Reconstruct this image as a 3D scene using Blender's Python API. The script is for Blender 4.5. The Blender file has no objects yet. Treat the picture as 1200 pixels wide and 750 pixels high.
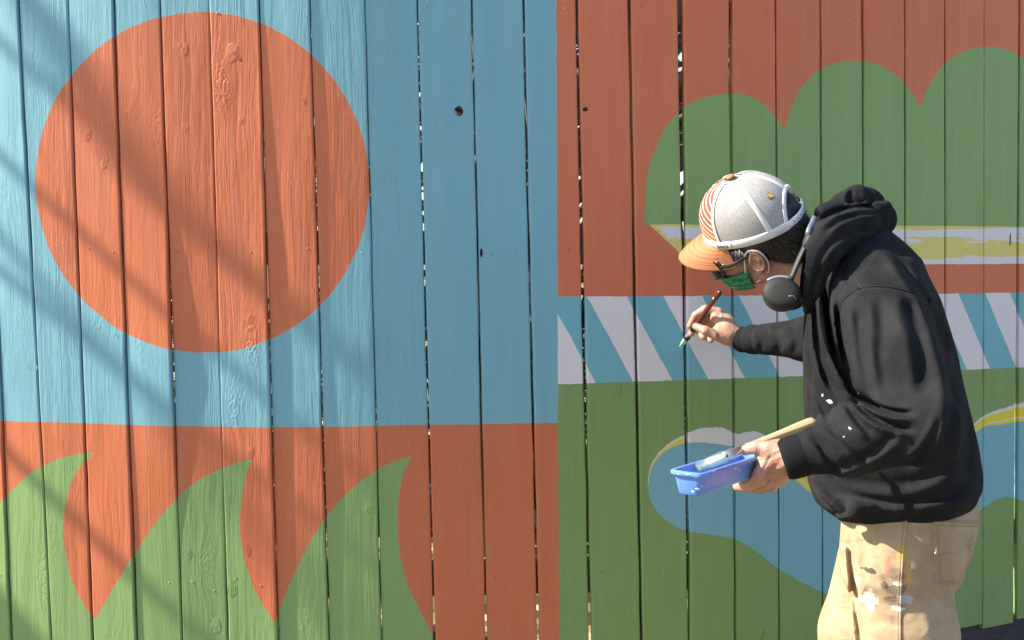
import bpy, bmesh, math, random
import numpy as np
from mathutils import Vector, Matrix, Euler

random.seed(7)
rng = np.random.default_rng(11)
SC = bpy.context.scene
COL = SC.collection
R = math.radians

# ---------------------------------------------------------------- camera
CAM_Z = 1.55
F_PX = 1330.0            # focal length in pixels of a 1200 px wide frame
PITCH = R(3.6)           # looking slightly down
cam_d = bpy.data.cameras.new('camera')
cam_d.sensor_width = 36.0
cam_d.lens = 36.0 * F_PX / 1200.0
cam_d.clip_end = 500.0
cam = bpy.data.objects.new('camera', cam_d)
COL.objects.link(cam)
cam.location = (0, 0, CAM_Z)
cam.rotation_euler = (R(90) - PITCH, 0, 0)
SC.camera = cam

# ---------------------------------------------------------------- sky and sun
SUN_EL = R(38)
SUN_AZ = R(3.7)          # degrees the sun stands in front of the fence's middle plane
world = bpy.data.worlds.new('World')
SC.world = world
world.use_nodes = True
wn = world.node_tree.nodes
wl = world.node_tree.links
sky = wn.new('ShaderNodeTexSky')
sky.sky_type = 'NISHITA'
sky.sun_disc = False
sky.sun_elevation = SUN_EL
sky.sun_rotation = R(270) - SUN_AZ
sky.dust_density = 1.2
wl.new(sky.outputs[0], wn['Background'].inputs[0])
wn['Background'].inputs[1].default_value = 0.108

sun_d = bpy.data.lights.new('sun', 'SUN')
sun_d.energy = 5.0
sun_d.angle = R(0.53)
sun_d.color = (1.0, 0.89, 0.72)
sun = bpy.data.objects.new('sun', sun_d)
COL.objects.link(sun)
SUN_DIR = Vector((-math.cos(SUN_EL) * math.cos(SUN_AZ), -math.cos(SUN_EL) * math.sin(SUN_AZ), math.sin(SUN_EL)))
sun.rotation_euler = SUN_DIR.to_track_quat('Z', 'Y').to_euler()
sun.location = SUN_DIR * 20

SC.view_settings.view_transform = 'Standard'
SC.view_settings.look = 'None'
SC.view_settings.gamma = 1.0
SC.view_settings.exposure = 1.42
SC.cycles.max_bounces = 5
SC.cycles.diffuse_bounces = 3
SC.cycles.glossy_bounces = 2
SC.cycles.transmission_bounces = 3
SC.cycles.transparent_max_bounces = 8

# ---------------------------------------------------------------- helpers
def at(x, y, Y):
    """world point at distance Y in front of the lens for a point measured in the photograph"""
    dx = (x - 600.0) / F_PX
    dy = -(y - 375.0) / F_PX
    cp, sp = math.cos(PITCH), math.sin(PITCH)
    d = Vector((dx, cp + dy * sp, -sp + dy * cp))
    return Vector((0, 0, CAM_Z)) + d * (Y / d.y)

def tag(o, label=None, cat=None, group=None, kind=None):
    if label: o['label'] = label
    if cat: o['category'] = cat
    if group: o['group'] = group
    if kind: o['kind'] = kind
    return o

def empty(name, loc=(0, 0, 0), parent=None):
    o = bpy.data.objects.new(name, None)
    o.empty_display_size = 0.1
    COL.objects.link(o)
    o.location = loc
    if parent:
        o.parent = parent
        o.matrix_parent_inverse = Matrix.Translation(parent.location).inverted()
    return o

def link(name, mesh, mat=None, parent=None, smooth=True):
    """mesh data is in world coordinates unless the caller moves the object"""
    o = bpy.data.objects.new(name, mesh)
    COL.objects.link(o)
    if mat is not None and len(mesh.materials) == 0:
        mesh.materials.append(mat)
    if smooth and len(mesh.polygons):
        mesh.polygons.foreach_set('use_smooth', [True] * len(mesh.polygons))
    if parent:
        o.parent = parent
        m = Matrix.Translation(parent.location)
        p = parent.parent
        while p:
            p = None
        o.matrix_parent_inverse = m.inverted() if parent.type == 'EMPTY' else Matrix.Identity(4)
    return o

def mesh_from(verts, faces, name='mesh'):
    me = bpy.data.meshes.new(name)
    me.from_pydata([tuple(v) for v in verts], [], [tuple(f) for f in faces])
    me.update()
    return me

def catmull(pts, n):
    """resample a 2-D/3-D polyline smoothly to n points"""
    p = np.array(pts, float)
    d = np.r_[0, np.cumsum(np.linalg.norm(np.diff(p, axis=0), axis=1))]
    m = np.zeros_like(p)
    m[1:-1] = (p[2:] - p[:-2]) / (d[2:] - d[:-2])[:, None]
    m[0] = (p[1] - p[0]) / (d[1] - d[0]); m[-1] = (p[-1] - p[-2]) / (d[-1] - d[-2])
    s = np.linspace(0, d[-1], n)
    i = np.clip(np.searchsorted(d, s, 'right') - 1, 0, len(p) - 2)
    h = (d[i + 1] - d[i]); t = (s - d[i]) / h
    h = h[:, None]; t = t[:, None]
    return ((2*t**3 - 3*t**2 + 1) * p[i] + (t**3 - 2*t**2 + t) * h * m[i]
            + (-2*t**3 + 3*t**2) * p[i + 1] + (t**3 - t**2) * h * m[i + 1])

def tube(path, radii, seg=10, closed_ends=True, squash=None):
    """swept tube as verts, faces"""
    P = np.array(path, float); n = len(P)
    rad = np.broadcast_to(np.array(radii, float), (n,)) if np.ndim(radii) == 0 else np.array(radii, float)
    T = np.gradient(P, axis=0); T /= np.linalg.norm(T, axis=1)[:, None] + 1e-12
    up = np.array([0, 0, 1.0]) if abs(T[0][2]) < 0.9 else np.array([0, 1.0, 0])
    V, Fc = [], []
    u = np.cross(T[0], up); u /= np.linalg.norm(u)
    for k in range(n):
        u = u - T[k] * u.dot(T[k]); u /= np.linalg.norm(u)
        w = np.cross(T[k], u)
        for j in range(seg):
            a = 2 * math.pi * j / seg
            sq = squash or (1, 1)
            V.append(P[k] + rad[k] * (math.cos(a) * u * sq[0] + math.sin(a) * w * sq[1]))
    for k in range(n - 1):
        for j in range(seg):
            a, b = k * seg + j, k * seg + (j + 1) % seg
            Fc.append((a, b, b + seg, a + seg))
    if closed_ends:
        Fc.append(tuple(range(seg - 1, -1, -1)))
        Fc.append(tuple(range((n - 1) * seg, n * seg)))
    return V, Fc

def join(*vf):
    V, Fc = [], []
    for v, f in vf:
        b = len(V)
        V += list(v)
        Fc += [tuple(i + b for i in q) for q in f]
    return V, Fc

def box_vf(c, s, rot=None):
    V = [Vector((x * s[0] / 2, y * s[1] / 2, z * s[2] / 2)) for x in (-1, 1) for y in (-1, 1) for z in (-1, 1)]
    if rot is not None:
        V = [rot @ v for v in V]
    V = [v + Vector(c) for v in V]
    return V, [(0, 1, 3, 2), (4, 6, 7, 5), (0, 4, 5, 1), (2, 3, 7, 6), (0, 2, 6, 4), (1, 5, 7, 3)]

# ---------------------------------------------------------------- node helpers
class NT:
    """thin wrapper that writes shader maths as function calls"""
    def __init__(self, name):
        self.mat = bpy.data.materials.new(name)
        self.mat.use_nodes = True
        self.t = self.mat.node_tree
        self.b = self.t.nodes['Principled BSDF']
        self.n = self.t.nodes; self.l = self.t.links
    def put(self, sock, v):
        if isinstance(v, bpy.types.NodeSocket): self.l.new(v, sock)
        elif isinstance(v, (tuple, list)) and len(v) == 3 and sock.type == 'RGBA': sock.default_value = (*v, 1)
        else: sock.default_value = v
    def m(self, op, a, b=0.0, c=0.0, clamp=False):
        k = self.n.new('ShaderNodeMath'); k.operation = op; k.use_clamp = clamp
        self.put(k.inputs[0], a); self.put(k.inputs[1], b); self.put(k.inputs[2], c)
        return k.outputs[0]
    def add(self, a, b): return self.m('ADD', a, b)
    def sub(self, a, b): return self.m('SUBTRACT', a, b)
    def mul(self, a, b): return self.m('MULTIPLY', a, b)
    def lt(self, a, b): return self.m('LESS_THAN', a, b)
    def gt(self, a, b): return self.m('GREATER_THAN', a, b)
    def band(self, x, lo, hi): return self.mul(self.gt(x, lo), self.lt(x, hi))
    def step(self, x, e0, e1):
        k = self.n.new('ShaderNodeMapRange'); k.interpolation_type = 'SMOOTHSTEP'
        self.put(k.inputs[0], x); k.inputs[1].default_value = e0; k.inputs[2].default_value = e1
        return k.outputs[0]
    def mix(self, f, a, b, blend='MIX'):
        k = self.n.new('ShaderNodeMix'); k.data_type = 'RGBA'; k.blend_type = blend
        self.put(k.inputs[0], f); self.put(k.inputs[6], a); self.put(k.inputs[7], b)
        return k.outputs[2]
    def pos(self): return self.n.new('ShaderNodeNewGeometry').outputs['Position']
    def obj(self): return self.n.new('ShaderNodeTexCoord').outputs['Object']
    def xyz(self, v):
        k = self.n.new('ShaderNodeSeparateXYZ'); self.l.new(v, k.inputs[0]); return k.outputs
    def vec(self, x, y, z):
        k = self.n.new('ShaderNodeCombineXYZ')
        for i, q in enumerate((x, y, z)): self.put(k.inputs[i], q)
        return k.outputs[0]
    def scale(self, v, s):
        k = self.n.new('ShaderNodeMapping'); self.l.new(v, k.inputs[0]); k.inputs['Scale'].default_value = s
        return k.outputs[0]
    def noise(self, v, scale, detail=3, rough=0.5, dist=0.0, color=False, dim='3D', w=None):
        k = self.n.new('ShaderNodeTexNoise'); k.noise_dimensions = dim
        self.l.new(v, k.inputs['Vector']); k.inputs['Scale'].default_value = scale
        k.inputs['Detail'].default_value = detail; k.inputs['Roughness'].default_value = rough
        k.inputs['Distortion'].default_value = dist
        if w is not None: self.put(k.inputs['W'], w)
        return k.outputs['Color' if color else 'Fac']
    def voro(self, v, scale, out='Distance', feature='F1', rnd=1.0):
        k = self.n.new('ShaderNodeTexVoronoi'); k.feature = feature
        self.l.new(v, k.inputs['Vector']); k.inputs['Scale'].default_value = scale
        k.inputs['Randomness'].default_value = rnd
        return k.outputs[out]
    def wave(self, v, scale, dist=0, detail=2, dscale=1, direction='X', prof='SIN', kind='BANDS'):
        k = self.n.new('ShaderNodeTexWave'); k.wave_type = kind; k.wave_profile = prof
        if kind == 'BANDS': k.bands_direction = direction
        self.l.new(v, k.inputs['Vector']); k.inputs['Scale'].default_value = scale
        k.inputs['Distortion'].default_value = dist; k.inputs['Detail'].default_value = detail
        k.inputs['Detail Scale'].default_value = dscale
        return k.outputs['Fac']
    def ramp(self, f, stops, interp='LINEAR'):
        k = self.n.new('ShaderNodeValToRGB'); k.color_ramp.interpolation = interp
        e = k.color_ramp.elements
        while len(e) < len(stops): e.new(0.5)
        for q, (p, c) in zip(e, stops):
            q.position = p; q.color = (*c, 1) if len(c) == 3 else c
        self.l.new(f, k.inputs[0]); return k.outputs[0]
    def curve(self, x, pts):
        """float curve through (x, y) points of any range"""
        p = np.array(pts, float); p = p[np.argsort(p[:, 0])]
        keep = np.r_[True, np.diff(p[:, 0]) > 1e-5]; p = p[keep]
        x0, x1 = p[0, 0], p[-1, 0]; y0, y1 = p[:, 1].min(), p[:, 1].max()
        y1 = max(y1, y0 + 1e-4)
        k = self.n.new('ShaderNodeFloatCurve')
        c = k.mapping.curves[0]
        q = [((a - x0) / (x1 - x0), (b - y0) / (y1 - y0)) for a, b in p]
        c.points[0].location = q[0]; c.points[1].location = q[-1]
        for a in q[1:-1]: c.points.new(*a)
        for a in c.points: a.handle_type = 'VECTOR'
        k.mapping.update()
        xn = self.m('DIVIDE', self.sub(x, x0), x1 - x0, clamp=True)
        self.l.new(xn, k.inputs['Value'])
        return self.add(self.mul(k.outputs[0], y1 - y0), y0)
    def bump(self, h, strength=0.5, dist=0.002, normal=None):
        k = self.n.new('ShaderNodeBump'); k.inputs['Strength'].default_value = strength
        k.inputs['Distance'].default_value = dist; self.put(k.inputs['Height'], h)
        if normal is not None: self.l.new(normal, k.inputs['Normal'])
        return k.outputs[0]
    def done(self, color=None, rough=None, normal=None, **kw):
        if color is not None: self.put(self.b.inputs['Base Color'], color)
        if rough is not None: self.put(self.b.inputs['Roughness'], rough)
        if normal is not None: self.l.new(normal, self.b.inputs['Normal'])
        for a, v in kw.items(): self.put(self.b.inputs[a.replace('_', ' ')], v)
        return self.mat

def plain(name, color, rough=0.5, var=0.12, scale=40, bump=0.0, bscale=200, **kw):
    t = NT(name)
    p = t.obj()
    n = t.noise(p, scale, 4)
    c = t.mix(t.m('MULTIPLY', t.sub(n, 0.5), 2 * var), color, tuple(min(1, q * 1.6) for q in color))
    c = t.mix(t.m('MULTIPLY', t.sub(0.5, n), 2 * var, clamp=True), c, tuple(q * 0.4 for q in color))
    nm = t.bump(t.noise(p, bscale, 3), bump, 0.001) if bump else None
    return t.done(c, rough, nm, **kw)
# ================================================================ the ground
def fence_y(X):
    """plan of the fence: it bends gently away on both sides"""
    X = float(X)
    y = 3.0 + 0.07 * X
    sl, sr = 0.24, 0.42
    if X < -0.25:
        a = min(-0.25 - X, 1.25)
        y += sl * a * a / 2
        if X < -1.5: y += sl * 1.25 * (-1.5 - X)
    if X > 0.35:
        a = min(X - 0.35, 0.45)
        y += sr * a * a / (2 * 0.45)
        if X > 0.80: y += sr * (X - 0.80)
    return y

def fence_at(px, py):
    Y = 3.0
    for _ in range(12):
        p = at(px, py, Y); Y = fence_y(p.x)
    return at(px, py, Y)

def XZ(pts, n=None):
    if n: pts = catmull(pts, n)
    q = [fence_at(a, b) for a, b in pts]
    return [(v.x, v.z) for v in q]

t = NT('dry_soil')
p = t.pos()
n1 = t.noise(p, 3, 6, 0.6); n2 = t.noise(p, 60, 4, 0.7)
c = t.ramp(n1, [(0.3, (0.16, 0.12, 0.075)), (0.55, (0.24, 0.20, 0.12)), (0.75, (0.17, 0.19, 0.07))])
c = t.mix(t.mul(n2, 0.5), c, (0.30, 0.24, 0.16))
SOIL = t.done(c, 0.95, t.bump(n2, 0.8, 0.02))
t = NT('leaf_litter')
p = t.pos()
vc = t.voro(p, 16, 'Color')
s = t.xyz(vc)
c = t.ramp(s[0], [(0.0, (0.05, 0.035, 0.02)), (0.3, (0.30, 0.21, 0.11)), (0.5, (0.13, 0.17, 0.05)), (0.7, (0.45, 0.36, 0.22)), (0.9, (0.10, 0.08, 0.05)), (1.0, (0.6, 0.52, 0.38))], 'CONSTANT')
LITTER = t.done(c, 0.9, t.bump(s[1], 0.8, 0.02))

def grid(x0, x1, y0, y1, nx, ny, zf):
    V = [(x, y, zf(x, y)) for y in np.linspace(y0, y1, ny) for x in np.linspace(x0, x1, nx)]
    Fc = [(j * nx + i, j * nx + i + 1, (j + 1) * nx + i + 1, (j + 1) * nx + i) for j in range(ny - 1) for i in range(nx - 1)]
    return V, Fc
V, Fc = grid(-120, 120, -120, 120, 60, 60, lambda x, y: -0.01)
tag(link('ground', mesh_from(V, Fc), SOIL), kind='structure')
# the yard behind the fence lies higher, held by the timber edging under the fence
V, Fc = [], []
xs = np.r_[-60, -20, -8, np.linspace(-3, 3, 25), 8, 20, 60]
for X in xs:
    V.append((X, fence_y(np.clip(X, -3, 3)) + 0.06, 0.30))
    V.append((X, fence_y(np.clip(X, -3, 3)) + 3.0, 0.42))
    V.append((X, 110, 0.9))
for k in range(len(xs) - 1):
    for j in range(2):
        a = k * 3 + j
        Fc.append((a, a + 3, a + 4, a + 1))
tag(link('yard', mesh_from(V, Fc), LITTER), kind='structure')

# ================================================================ mural paint
# boundary lines between the planks: (x at the top edge, x at the bottom edge of the photograph, gap in mm top/middle/bottom)
LINES = [(-118, -76, 4, 4, 4), (-66, -30, 4, 4, 4), (-18, 14, 5, 4, 5), (22, 61, 5, 3, 3), (79, 109, 3, 4, 4), (133, 160, 6, 4, 4),
         (187, 214, 3.5, 3.5, 3), (244, 267, 1, 1, 1.5), (303, 326, 2.6, 2.6, 2.6), (363, 386, 3, 3, 3), (427, 447.5, 1.6, 2.2, 2.6),
         (489, 509, 3.6, 4.5, 5), (553, 570, 4, 4.5, 5), (613.5, 631, 4.6, 5.5, 6), (676, 692, 8, 7.5, 8), (737.5, 752, 7, 7.5, 8),
         (797.5, 808, 15, 10, 6.5), (856.5, 862, 13, 9, 7), (909.5, 914, 5, 5, 6), (962, 964.5, 5, 5, 5), (1011.5, 1013.5, 6, 6, 6),
         (1061, 1062, 5, 4, 4), (1108, 1107.5, 5, 6, 6), (1154, 1152, 1.5, 2, 2), (1195.5, 1190, 7, 9, 16), (1236, 1229, 5, 5, 5), (1276, 1268, 5, 5, 5),
         (1315, 1306, 5, 5, 5)]

EXTRA = 8                # more of the same planks beyond the photograph's left and right edges
LINES = [(-118 - 52 * k, -76 - 49 * k, 4, 4, 4) for k in range(EXTRA, 0, -1)] + LINES + [(1315 + 37 * k, 1306 + 37 * k, 5, 5, 5) for k in range(1, EXTRA + 1)]

# ---- colours of the paint itself
ORANGE = (0.505, 0.142, 0.061)
CORAL = (0.540, 0.148, 0.072)
BLUE = (0.160, 0.370, 0.450)
GREEN = (0.194, 0.318, 0.116)
LAV = (0.63, 0.615, 0.65)
YEL = (0.64, 0.54, 0.04)

def mural_nodes(t):
    P = t.xyz(t.pos())
    wob = t.noise(t.scale(t.pos(), (1, 0.1, 1)), 22, 4, 0.6, color=True)
    w = t.xyz(wob)
    X = t.add(P[0], t.mul(t.sub(w[0], 0.5), 0.007))
    Z = t.add(P[2], t.mul(t.sub(w[1], 0.5), 0.007))
    rag = t.noise(t.scale(t.pos(), (1, 0.1, 0.25)), 160, 4, 0.7)
    # left panel
    c0 = fence_at(237, 213.5); l = fence_at(42, 213); r = fence_at(433, 213); tp = fence_at(237, 14); bt = fence_at(237, 413.5)
    dx = t.sub(X, c0.x)
    rx = t.add(t.mul(t.lt(dx, 0.0), c0.x - l.x), t.mul(t.gt(dx, 0.0), r.x - c0.x))
    cz = (tp.z + bt.z) / 2
    ex = t.m('DIVIDE', dx, rx); ez = t.m('DIVIDE', t.sub(Z, cz), (tp.z - bt.z) / 2)
    disc = t.lt(t.add(t.mul(ex, ex), t.mul(ez, ez)), 1.0)
    base_l = t.curve(X, XZ([(-120, 488), (0, 493), (100, 496), (200, 499), (300, 500.5), (400, 499.5), (500, 498), (653, 495.5)], 24))
    low = t.lt(Z, base_l)
    left = t.mix(t.m('SUBTRACT', 1.0, t.m('MAXIMUM', disc, low)), ORANGE, BLUE)
    waves = []
    W = [([(-75, 725), (-60, 690), (-30, 632), (0, 590), (28, 561), (50, 546), (75, 536), (100, 530.5), (111, 530.5)],
          [(111, 530.5), (97, 543), (87, 558), (80, 578), (76, 600), (75, 620), (77, 648), (85, 682), (97, 706), (111, 727), (134, 752), (150, 770)]),
         ([(60, 790), (84, 760), (111, 725), (132, 690), (157, 650), (186, 608), (215, 576), (245, 556), (270, 545), (295.5, 537.5)],
          [(295.5, 537.5), (289, 556), (284, 580), (281.5, 605), (281.5, 625), (285, 650), (294, 680), (307, 705), (325, 733), (345, 760), (355, 775)]),
         ([(300, 800), (318, 750), (327, 716), (345, 672), (366, 630), (392, 594), (420, 566), (446, 548), (465, 540), (483.5, 533.5)],
          [(483.5, 533.5), (474, 552), (468.5, 575), (466, 600), (466, 625), (470, 655), (478, 685), (490, 712), (509, 748), (520, 770)])]
    for outer, inner in W:
        o = t.curve(Z, [(b, a) for a, b in XZ(outer, 44)]); i = t.curve(Z, [(b, a) for a, b in XZ(inner, 44)])
        waves.append(t.mul(t.mul(t.gt(X, o), t.lt(X, i)), t.lt(Z, XZ([outer[-1]])[0][1])))
    wv = t.m('MAXIMUM', t.m('MAXIMUM', waves[0], waves[1]), waves[2])
    left = t.mix(wv, left, GREEN)
    # right panel
    cloud = t.curve(X, XZ([(755.5, 262), (755.8, 235), (757, 215), (761, 195), (769, 172), (782, 147), (800, 127), (822, 115.5), (845, 110.5), (868, 110),
                           (888, 117), (905, 132), (918, 151)], 70) +
                    XZ([(919.5, 152), (926, 128), (940, 102), (960, 82), (985, 73), (1010, 71.5), (1035, 78), (1055, 92), (1068, 107), (1077, 126)], 50) +
                    XZ([(1078.5, 126), (1088, 102), (1105, 77), (1130, 60), (1155, 55), (1180, 58), (1200, 69), (1225, 95), (1240, 130)], 40))
    ybase = t.curve(X, XZ([(653, 262), (800, 263), (1000, 264), (1240, 266)], 16))
    cl = t.mul(t.mul(t.lt(Z, cloud), t.gt(Z, ybase)), t.gt(X, XZ([(755.6, 250)])[0][0]))
    right = t.mix(cl, CORAL, GREEN)
    wb = t.curve(X, XZ([(653, 308), (1000, 308.5), (1100, 309.5), (1240, 309)], 16))
    diag = t.curve(Z, [(b, a) for a, b in XZ([(750, 252), (757, 259), (780, 281), (800, 300), (815, 315)], 10)])
    ub = t.mul(t.mul(t.lt(Z, ybase), t.gt(Z, wb)), t.gt(X, diag))
    zb = t.m('DIVIDE', t.sub(ybase, Z), t.sub(ybase, wb))       # 0 top .. 1 bottom
    strk = t.noise(t.scale(t.pos(), (0.55, 1, 8)), 7, 3, 0.5)
    ym = t.m('MAXIMUM', t.gt(t.sub(strk, t.m('ABSOLUTE', t.sub(zb, 0.58))), 0.28), t.lt(zb, t.add(t.mul(strk, 0.25), -0.05)))
    ym = t.m('MAXIMUM', ym, t.lt(t.sub(X, diag), t.mul(rag, 0.03)))
    yel = t.mix(t.step(strk, 0.3, 0.6), YEL, (0.60, 0.53, 0.12))
    right = t.mix(ub, right, t.mix(t.mul(ym, t.add(0.68, t.mul(rag, 0.4))), LAV, yel))
    st = t.curve(X, XZ([(653, 348), (760, 347), (900, 346.5), (1000, 346), (1100, 344.5), (1240, 342)], 16))
    sb = t.curve(X, XZ([(653, 450.5), (750, 447), (860, 443.5), (960, 440), (1080, 435), (1190, 431), (1240, 428)], 20))
    # slanted stripes: their phase follows the length of the fence
    zt = XZ([(688, 348)])[0]; zl = XZ([(742, 446.5)])[0]
    k = (zl[0] - zt[0]) / (zl[1] - zt[1])
    Xs = t.sub(X, t.mul(t.sub(Z, zt[1]), k))
    edges = [553, 598, 643, 688, 735, 778, 823, 866, 910, 950, 991, 1026, 1062, 1093, 1121.5, 1153, 1182, 1211, 1240]
    xs_e = [fence_at(e, 348).x for e in edges]
    phase = t.curve(Xs, [(x, i / 2) for i, x in enumerate(xs_e)])
    sblue = t.lt(t.m('FRACT', phase), 0.5)
    band_c = t.mix(sblue, LAV, (0.145, 0.385, 0.465))
    right = t.mix(t.mul(t.lt(Z, st), t.gt(Z, sb)), right, band_c)
    right = t.mix(t.lt(Z, sb), right, (0.172, 0.280, 0.094))
    up = XZ([(759.5, 572), (760.5, 558), (766, 544), (776, 532), (790, 523.5), (808, 519), (835, 519.5), (862, 524), (890, 532), (920, 552), (950, 578), (985, 600),
             (1030, 606), (1070, 585), (1110, 540), (1150, 502), (1176, 497), (1205, 493), (1240, 486)], 90)
    lo = XZ([(759.5, 572), (763, 588), (772, 602), (786, 614), (804, 621.5), (830, 626), (858, 631), (880, 642), (905, 661), (935, 680), (960, 692), (1000, 704), (1050, 692),
             (1100, 640), (1150, 597), (1178, 582), (1205, 590), (1240, 610)], 90)
    wt = XZ([(758.5, 572), (759.5, 555), (765, 541), (775, 528), (788, 517), (800, 511), (812, 505), (830, 501), (848, 502), (862, 509), (872, 507), (884, 505), (900, 513), (930, 538), (962, 566), (1000, 590),
             (1040, 590), (1075, 570), (1110, 525), (1150, 489), (1170, 480), (1205, 470), (1240, 460)], 90)
    gx = t.gt(X, XZ([(759.5, 572)])[0][0])
    wtc = t.add(t.curve(X, wt), t.mul(t.sub(rag, 0.5), 0.014))
    upc = t.curve(X, up); loc = t.curve(X, lo)
    wband = t.mul(t.mul(t.lt(Z, wtc), t.gt(Z, upc)), gx)
    yb = t.m('DIVIDE', t.sub(Z, upc), t.sub(t.curve(X, wt), upc))
    yy = t.m('MAXIMUM', t.mul(t.band(yb, 0.02, 0.62), t.lt(X, XZ([(802, 515)])[0][0])),
             t.mul(t.band(yb, t.mul(strk, 0.5), 0.78), t.gt(X, XZ([(925, 560)])[0][0])))
    yy = t.m('MAXIMUM', yy, t.mul(t.band(yb, -0.1, t.mul(strk, 0.35)), t.gt(X, XZ([(868, 525)])[0][0])))
    right = t.mix(wband, right, t.mix(yy, (0.60, 0.585, 0.58), YEL))
    right = t.mix(t.mul(t.mul(t.lt(Z, upc), t.gt(Z, loc)), gx), right, BLUE)
    div = t.curve(Z, [(b, a) for a, b in XZ([(652, -40), (652.5, 100), (653.5, 350), (654.5, 600), (655.5, 790)])])
    return t.mix(t.gt(X, div), left, right), P

t = NT('painted_wood')
col, P = mural_nodes(t)
info = t.n.new('ShaderNodeObjectInfo').outputs['Random']
off = t.mul(info, 37.0)
g = t.vec(t.add(P[0], off), t.mul(info, 11.0), P[2])
warp = t.noise(t.scale(g, (5, 1, 1.3)), 1.5, 3, 0.5)
gv = t.vec(t.add(t.add(P[0], off), t.mul(t.sub(warp, 0.5), 0.05)), t.mul(info, 5.0), P[2])
# knots: sparse points with rings round them
kd = t.voro(t.scale(g, (7.5, 1, 2.6)), 1.0)
near = t.m('SUBTRACT', 1.0, t.step(kd, 0.02, 0.34))
gv2 = t.vec(t.add(t.xyz(gv)[0], t.mul(near, 0.022)), t.xyz(gv)[1], t.xyz(gv)[2])
rings = t.m('SINE', t.mul(t.add(kd, t.mul(t.noise(g, 38, 4, 0.6), 0.34)), 70))
f1 = t.noise(t.scale(gv2, (95, 1, 3.2)), 1.0, 4, 0.62)
f2 = t.noise(t.scale(gv2, (330, 1, 11)), 1.0, 3, 0.6)
f3 = t.noise(t.scale(gv2, (26, 1, 1.1)), 1.0, 3, 0.5)
blot = t.step(t.noise(t.scale(g, (9, 1, 2.2)), 1.0, 3), 0.38, 0.64)
blob = t.noise(t.scale(g, (150, 1, 60)), 1.0, 3, 0.55)
crack = t.step(t.m('ABSOLUTE', t.sub(t.noise(t.scale(gv2, (42, 1, 1.5)), 1.0, 4, 0.6), 0.5)), 0.0, 0.022)
h = t.add(t.mul(f1, t.add(0.35, t.mul(blot, 0.9))), t.add(t.mul(f2, t.add(0.12, t.mul(blot, 0.35))), t.mul(f3, 1.5)))
h = t.add(h, t.mul(t.mul(rings, t.mul(near, near)), 0.30))
h = t.add(h, t.mul(blob, t.add(0.20, t.mul(near, 0.9))))
h = t.add(h, t.mul(crack, t.mul(blot, 0.22)))
amp = t.mul(t.add(0.55, t.mul(t.m('FRACT', t.mul(info, 17.3)), 0.9)), t.sub(1.0, t.mul(t.step(P[0], -0.36, -0.16), 0.62)))
nrm = t.bump(t.mul(h, amp), 0.55, 0.0031)
# thin wear: paint a touch lighter on ridges, dust toward nothing in particular
var = t.noise(t.scale(g, (30, 1, 2)), 1.0, 5, 0.65)
col = t.mix(t.mul(t.step(var, 0.45, 0.8), 0.10), col, t.mix(0.5, col, (0.45, 0.40, 0.36)))
col = t.mix(t.mul(t.sub(1.0, t.step(var, 0.2, 0.5)), 0.10), col, t.mix(0.6, col, (0.03, 0.03, 0.03)))
brush = t.noise(t.scale(t.pos(), (55, 1, 5)), 1.0, 4, 0.6, 0.6)
patchy = t.noise(t.scale(t.pos(), (4, 1, 3)), 1.0, 4, 0.6)
col = t.mix(t.mul(t.step(brush, 0.42, 0.75), t.add(0.02, t.mul(patchy, 0.11))), col, t.mix(0.5, col, (0.62, 0.58, 0.52)))
col = t.mix(t.mul(t.step(patchy, 0.55, 0.75), 0.14), col, t.mix(0.5, col, (0.05, 0.05, 0.05)))
fleck = t.gt(t.noise(t.scale(g, (60, 1, 22)), 1.0, 4, 0.7), 0.785)
col = t.mix(t.mul(fleck, 0.55), col, (0.05, 0.04, 0.03))
PAINTED = t.done(col, t.add(0.42, t.mul(f1, 0.25)), nrm, Specular_IOR_Level=0.35)

t = NT('weathered_wood')
p = t.pos()
gg = t.noise(t.scale(p, (9, 9, 90)), 1.0, 4, 0.6)
RAILWOOD = t.done(t.ramp(gg, [(0.2, (0.07, 0.055, 0.045)), (0.8, (0.20, 0.165, 0.13))]), 0.85, t.bump(gg, 0.4, 0.003))
t = NT('dark_timber')
p = t.pos()
gg = t.noise(t.scale(p, (9, 9, 70)), 1.0, 5, 0.6)
DARKTIMBER = t.done(t.ramp(gg, [(0.25, (0.012, 0.013, 0.018)), (0.75, (0.05, 0.048, 0.055))]), 0.8, t.bump(gg, 0.5, 0.004))

# ================================================================ planks
fence = tag(empty('wooden_fence', (0, 3.0, 0.43)), 'tall board fence of upright wooden planks painted with a bright mural', 'fence')
Z_TOP, Z_BOT = 2.305, 0.445
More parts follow.
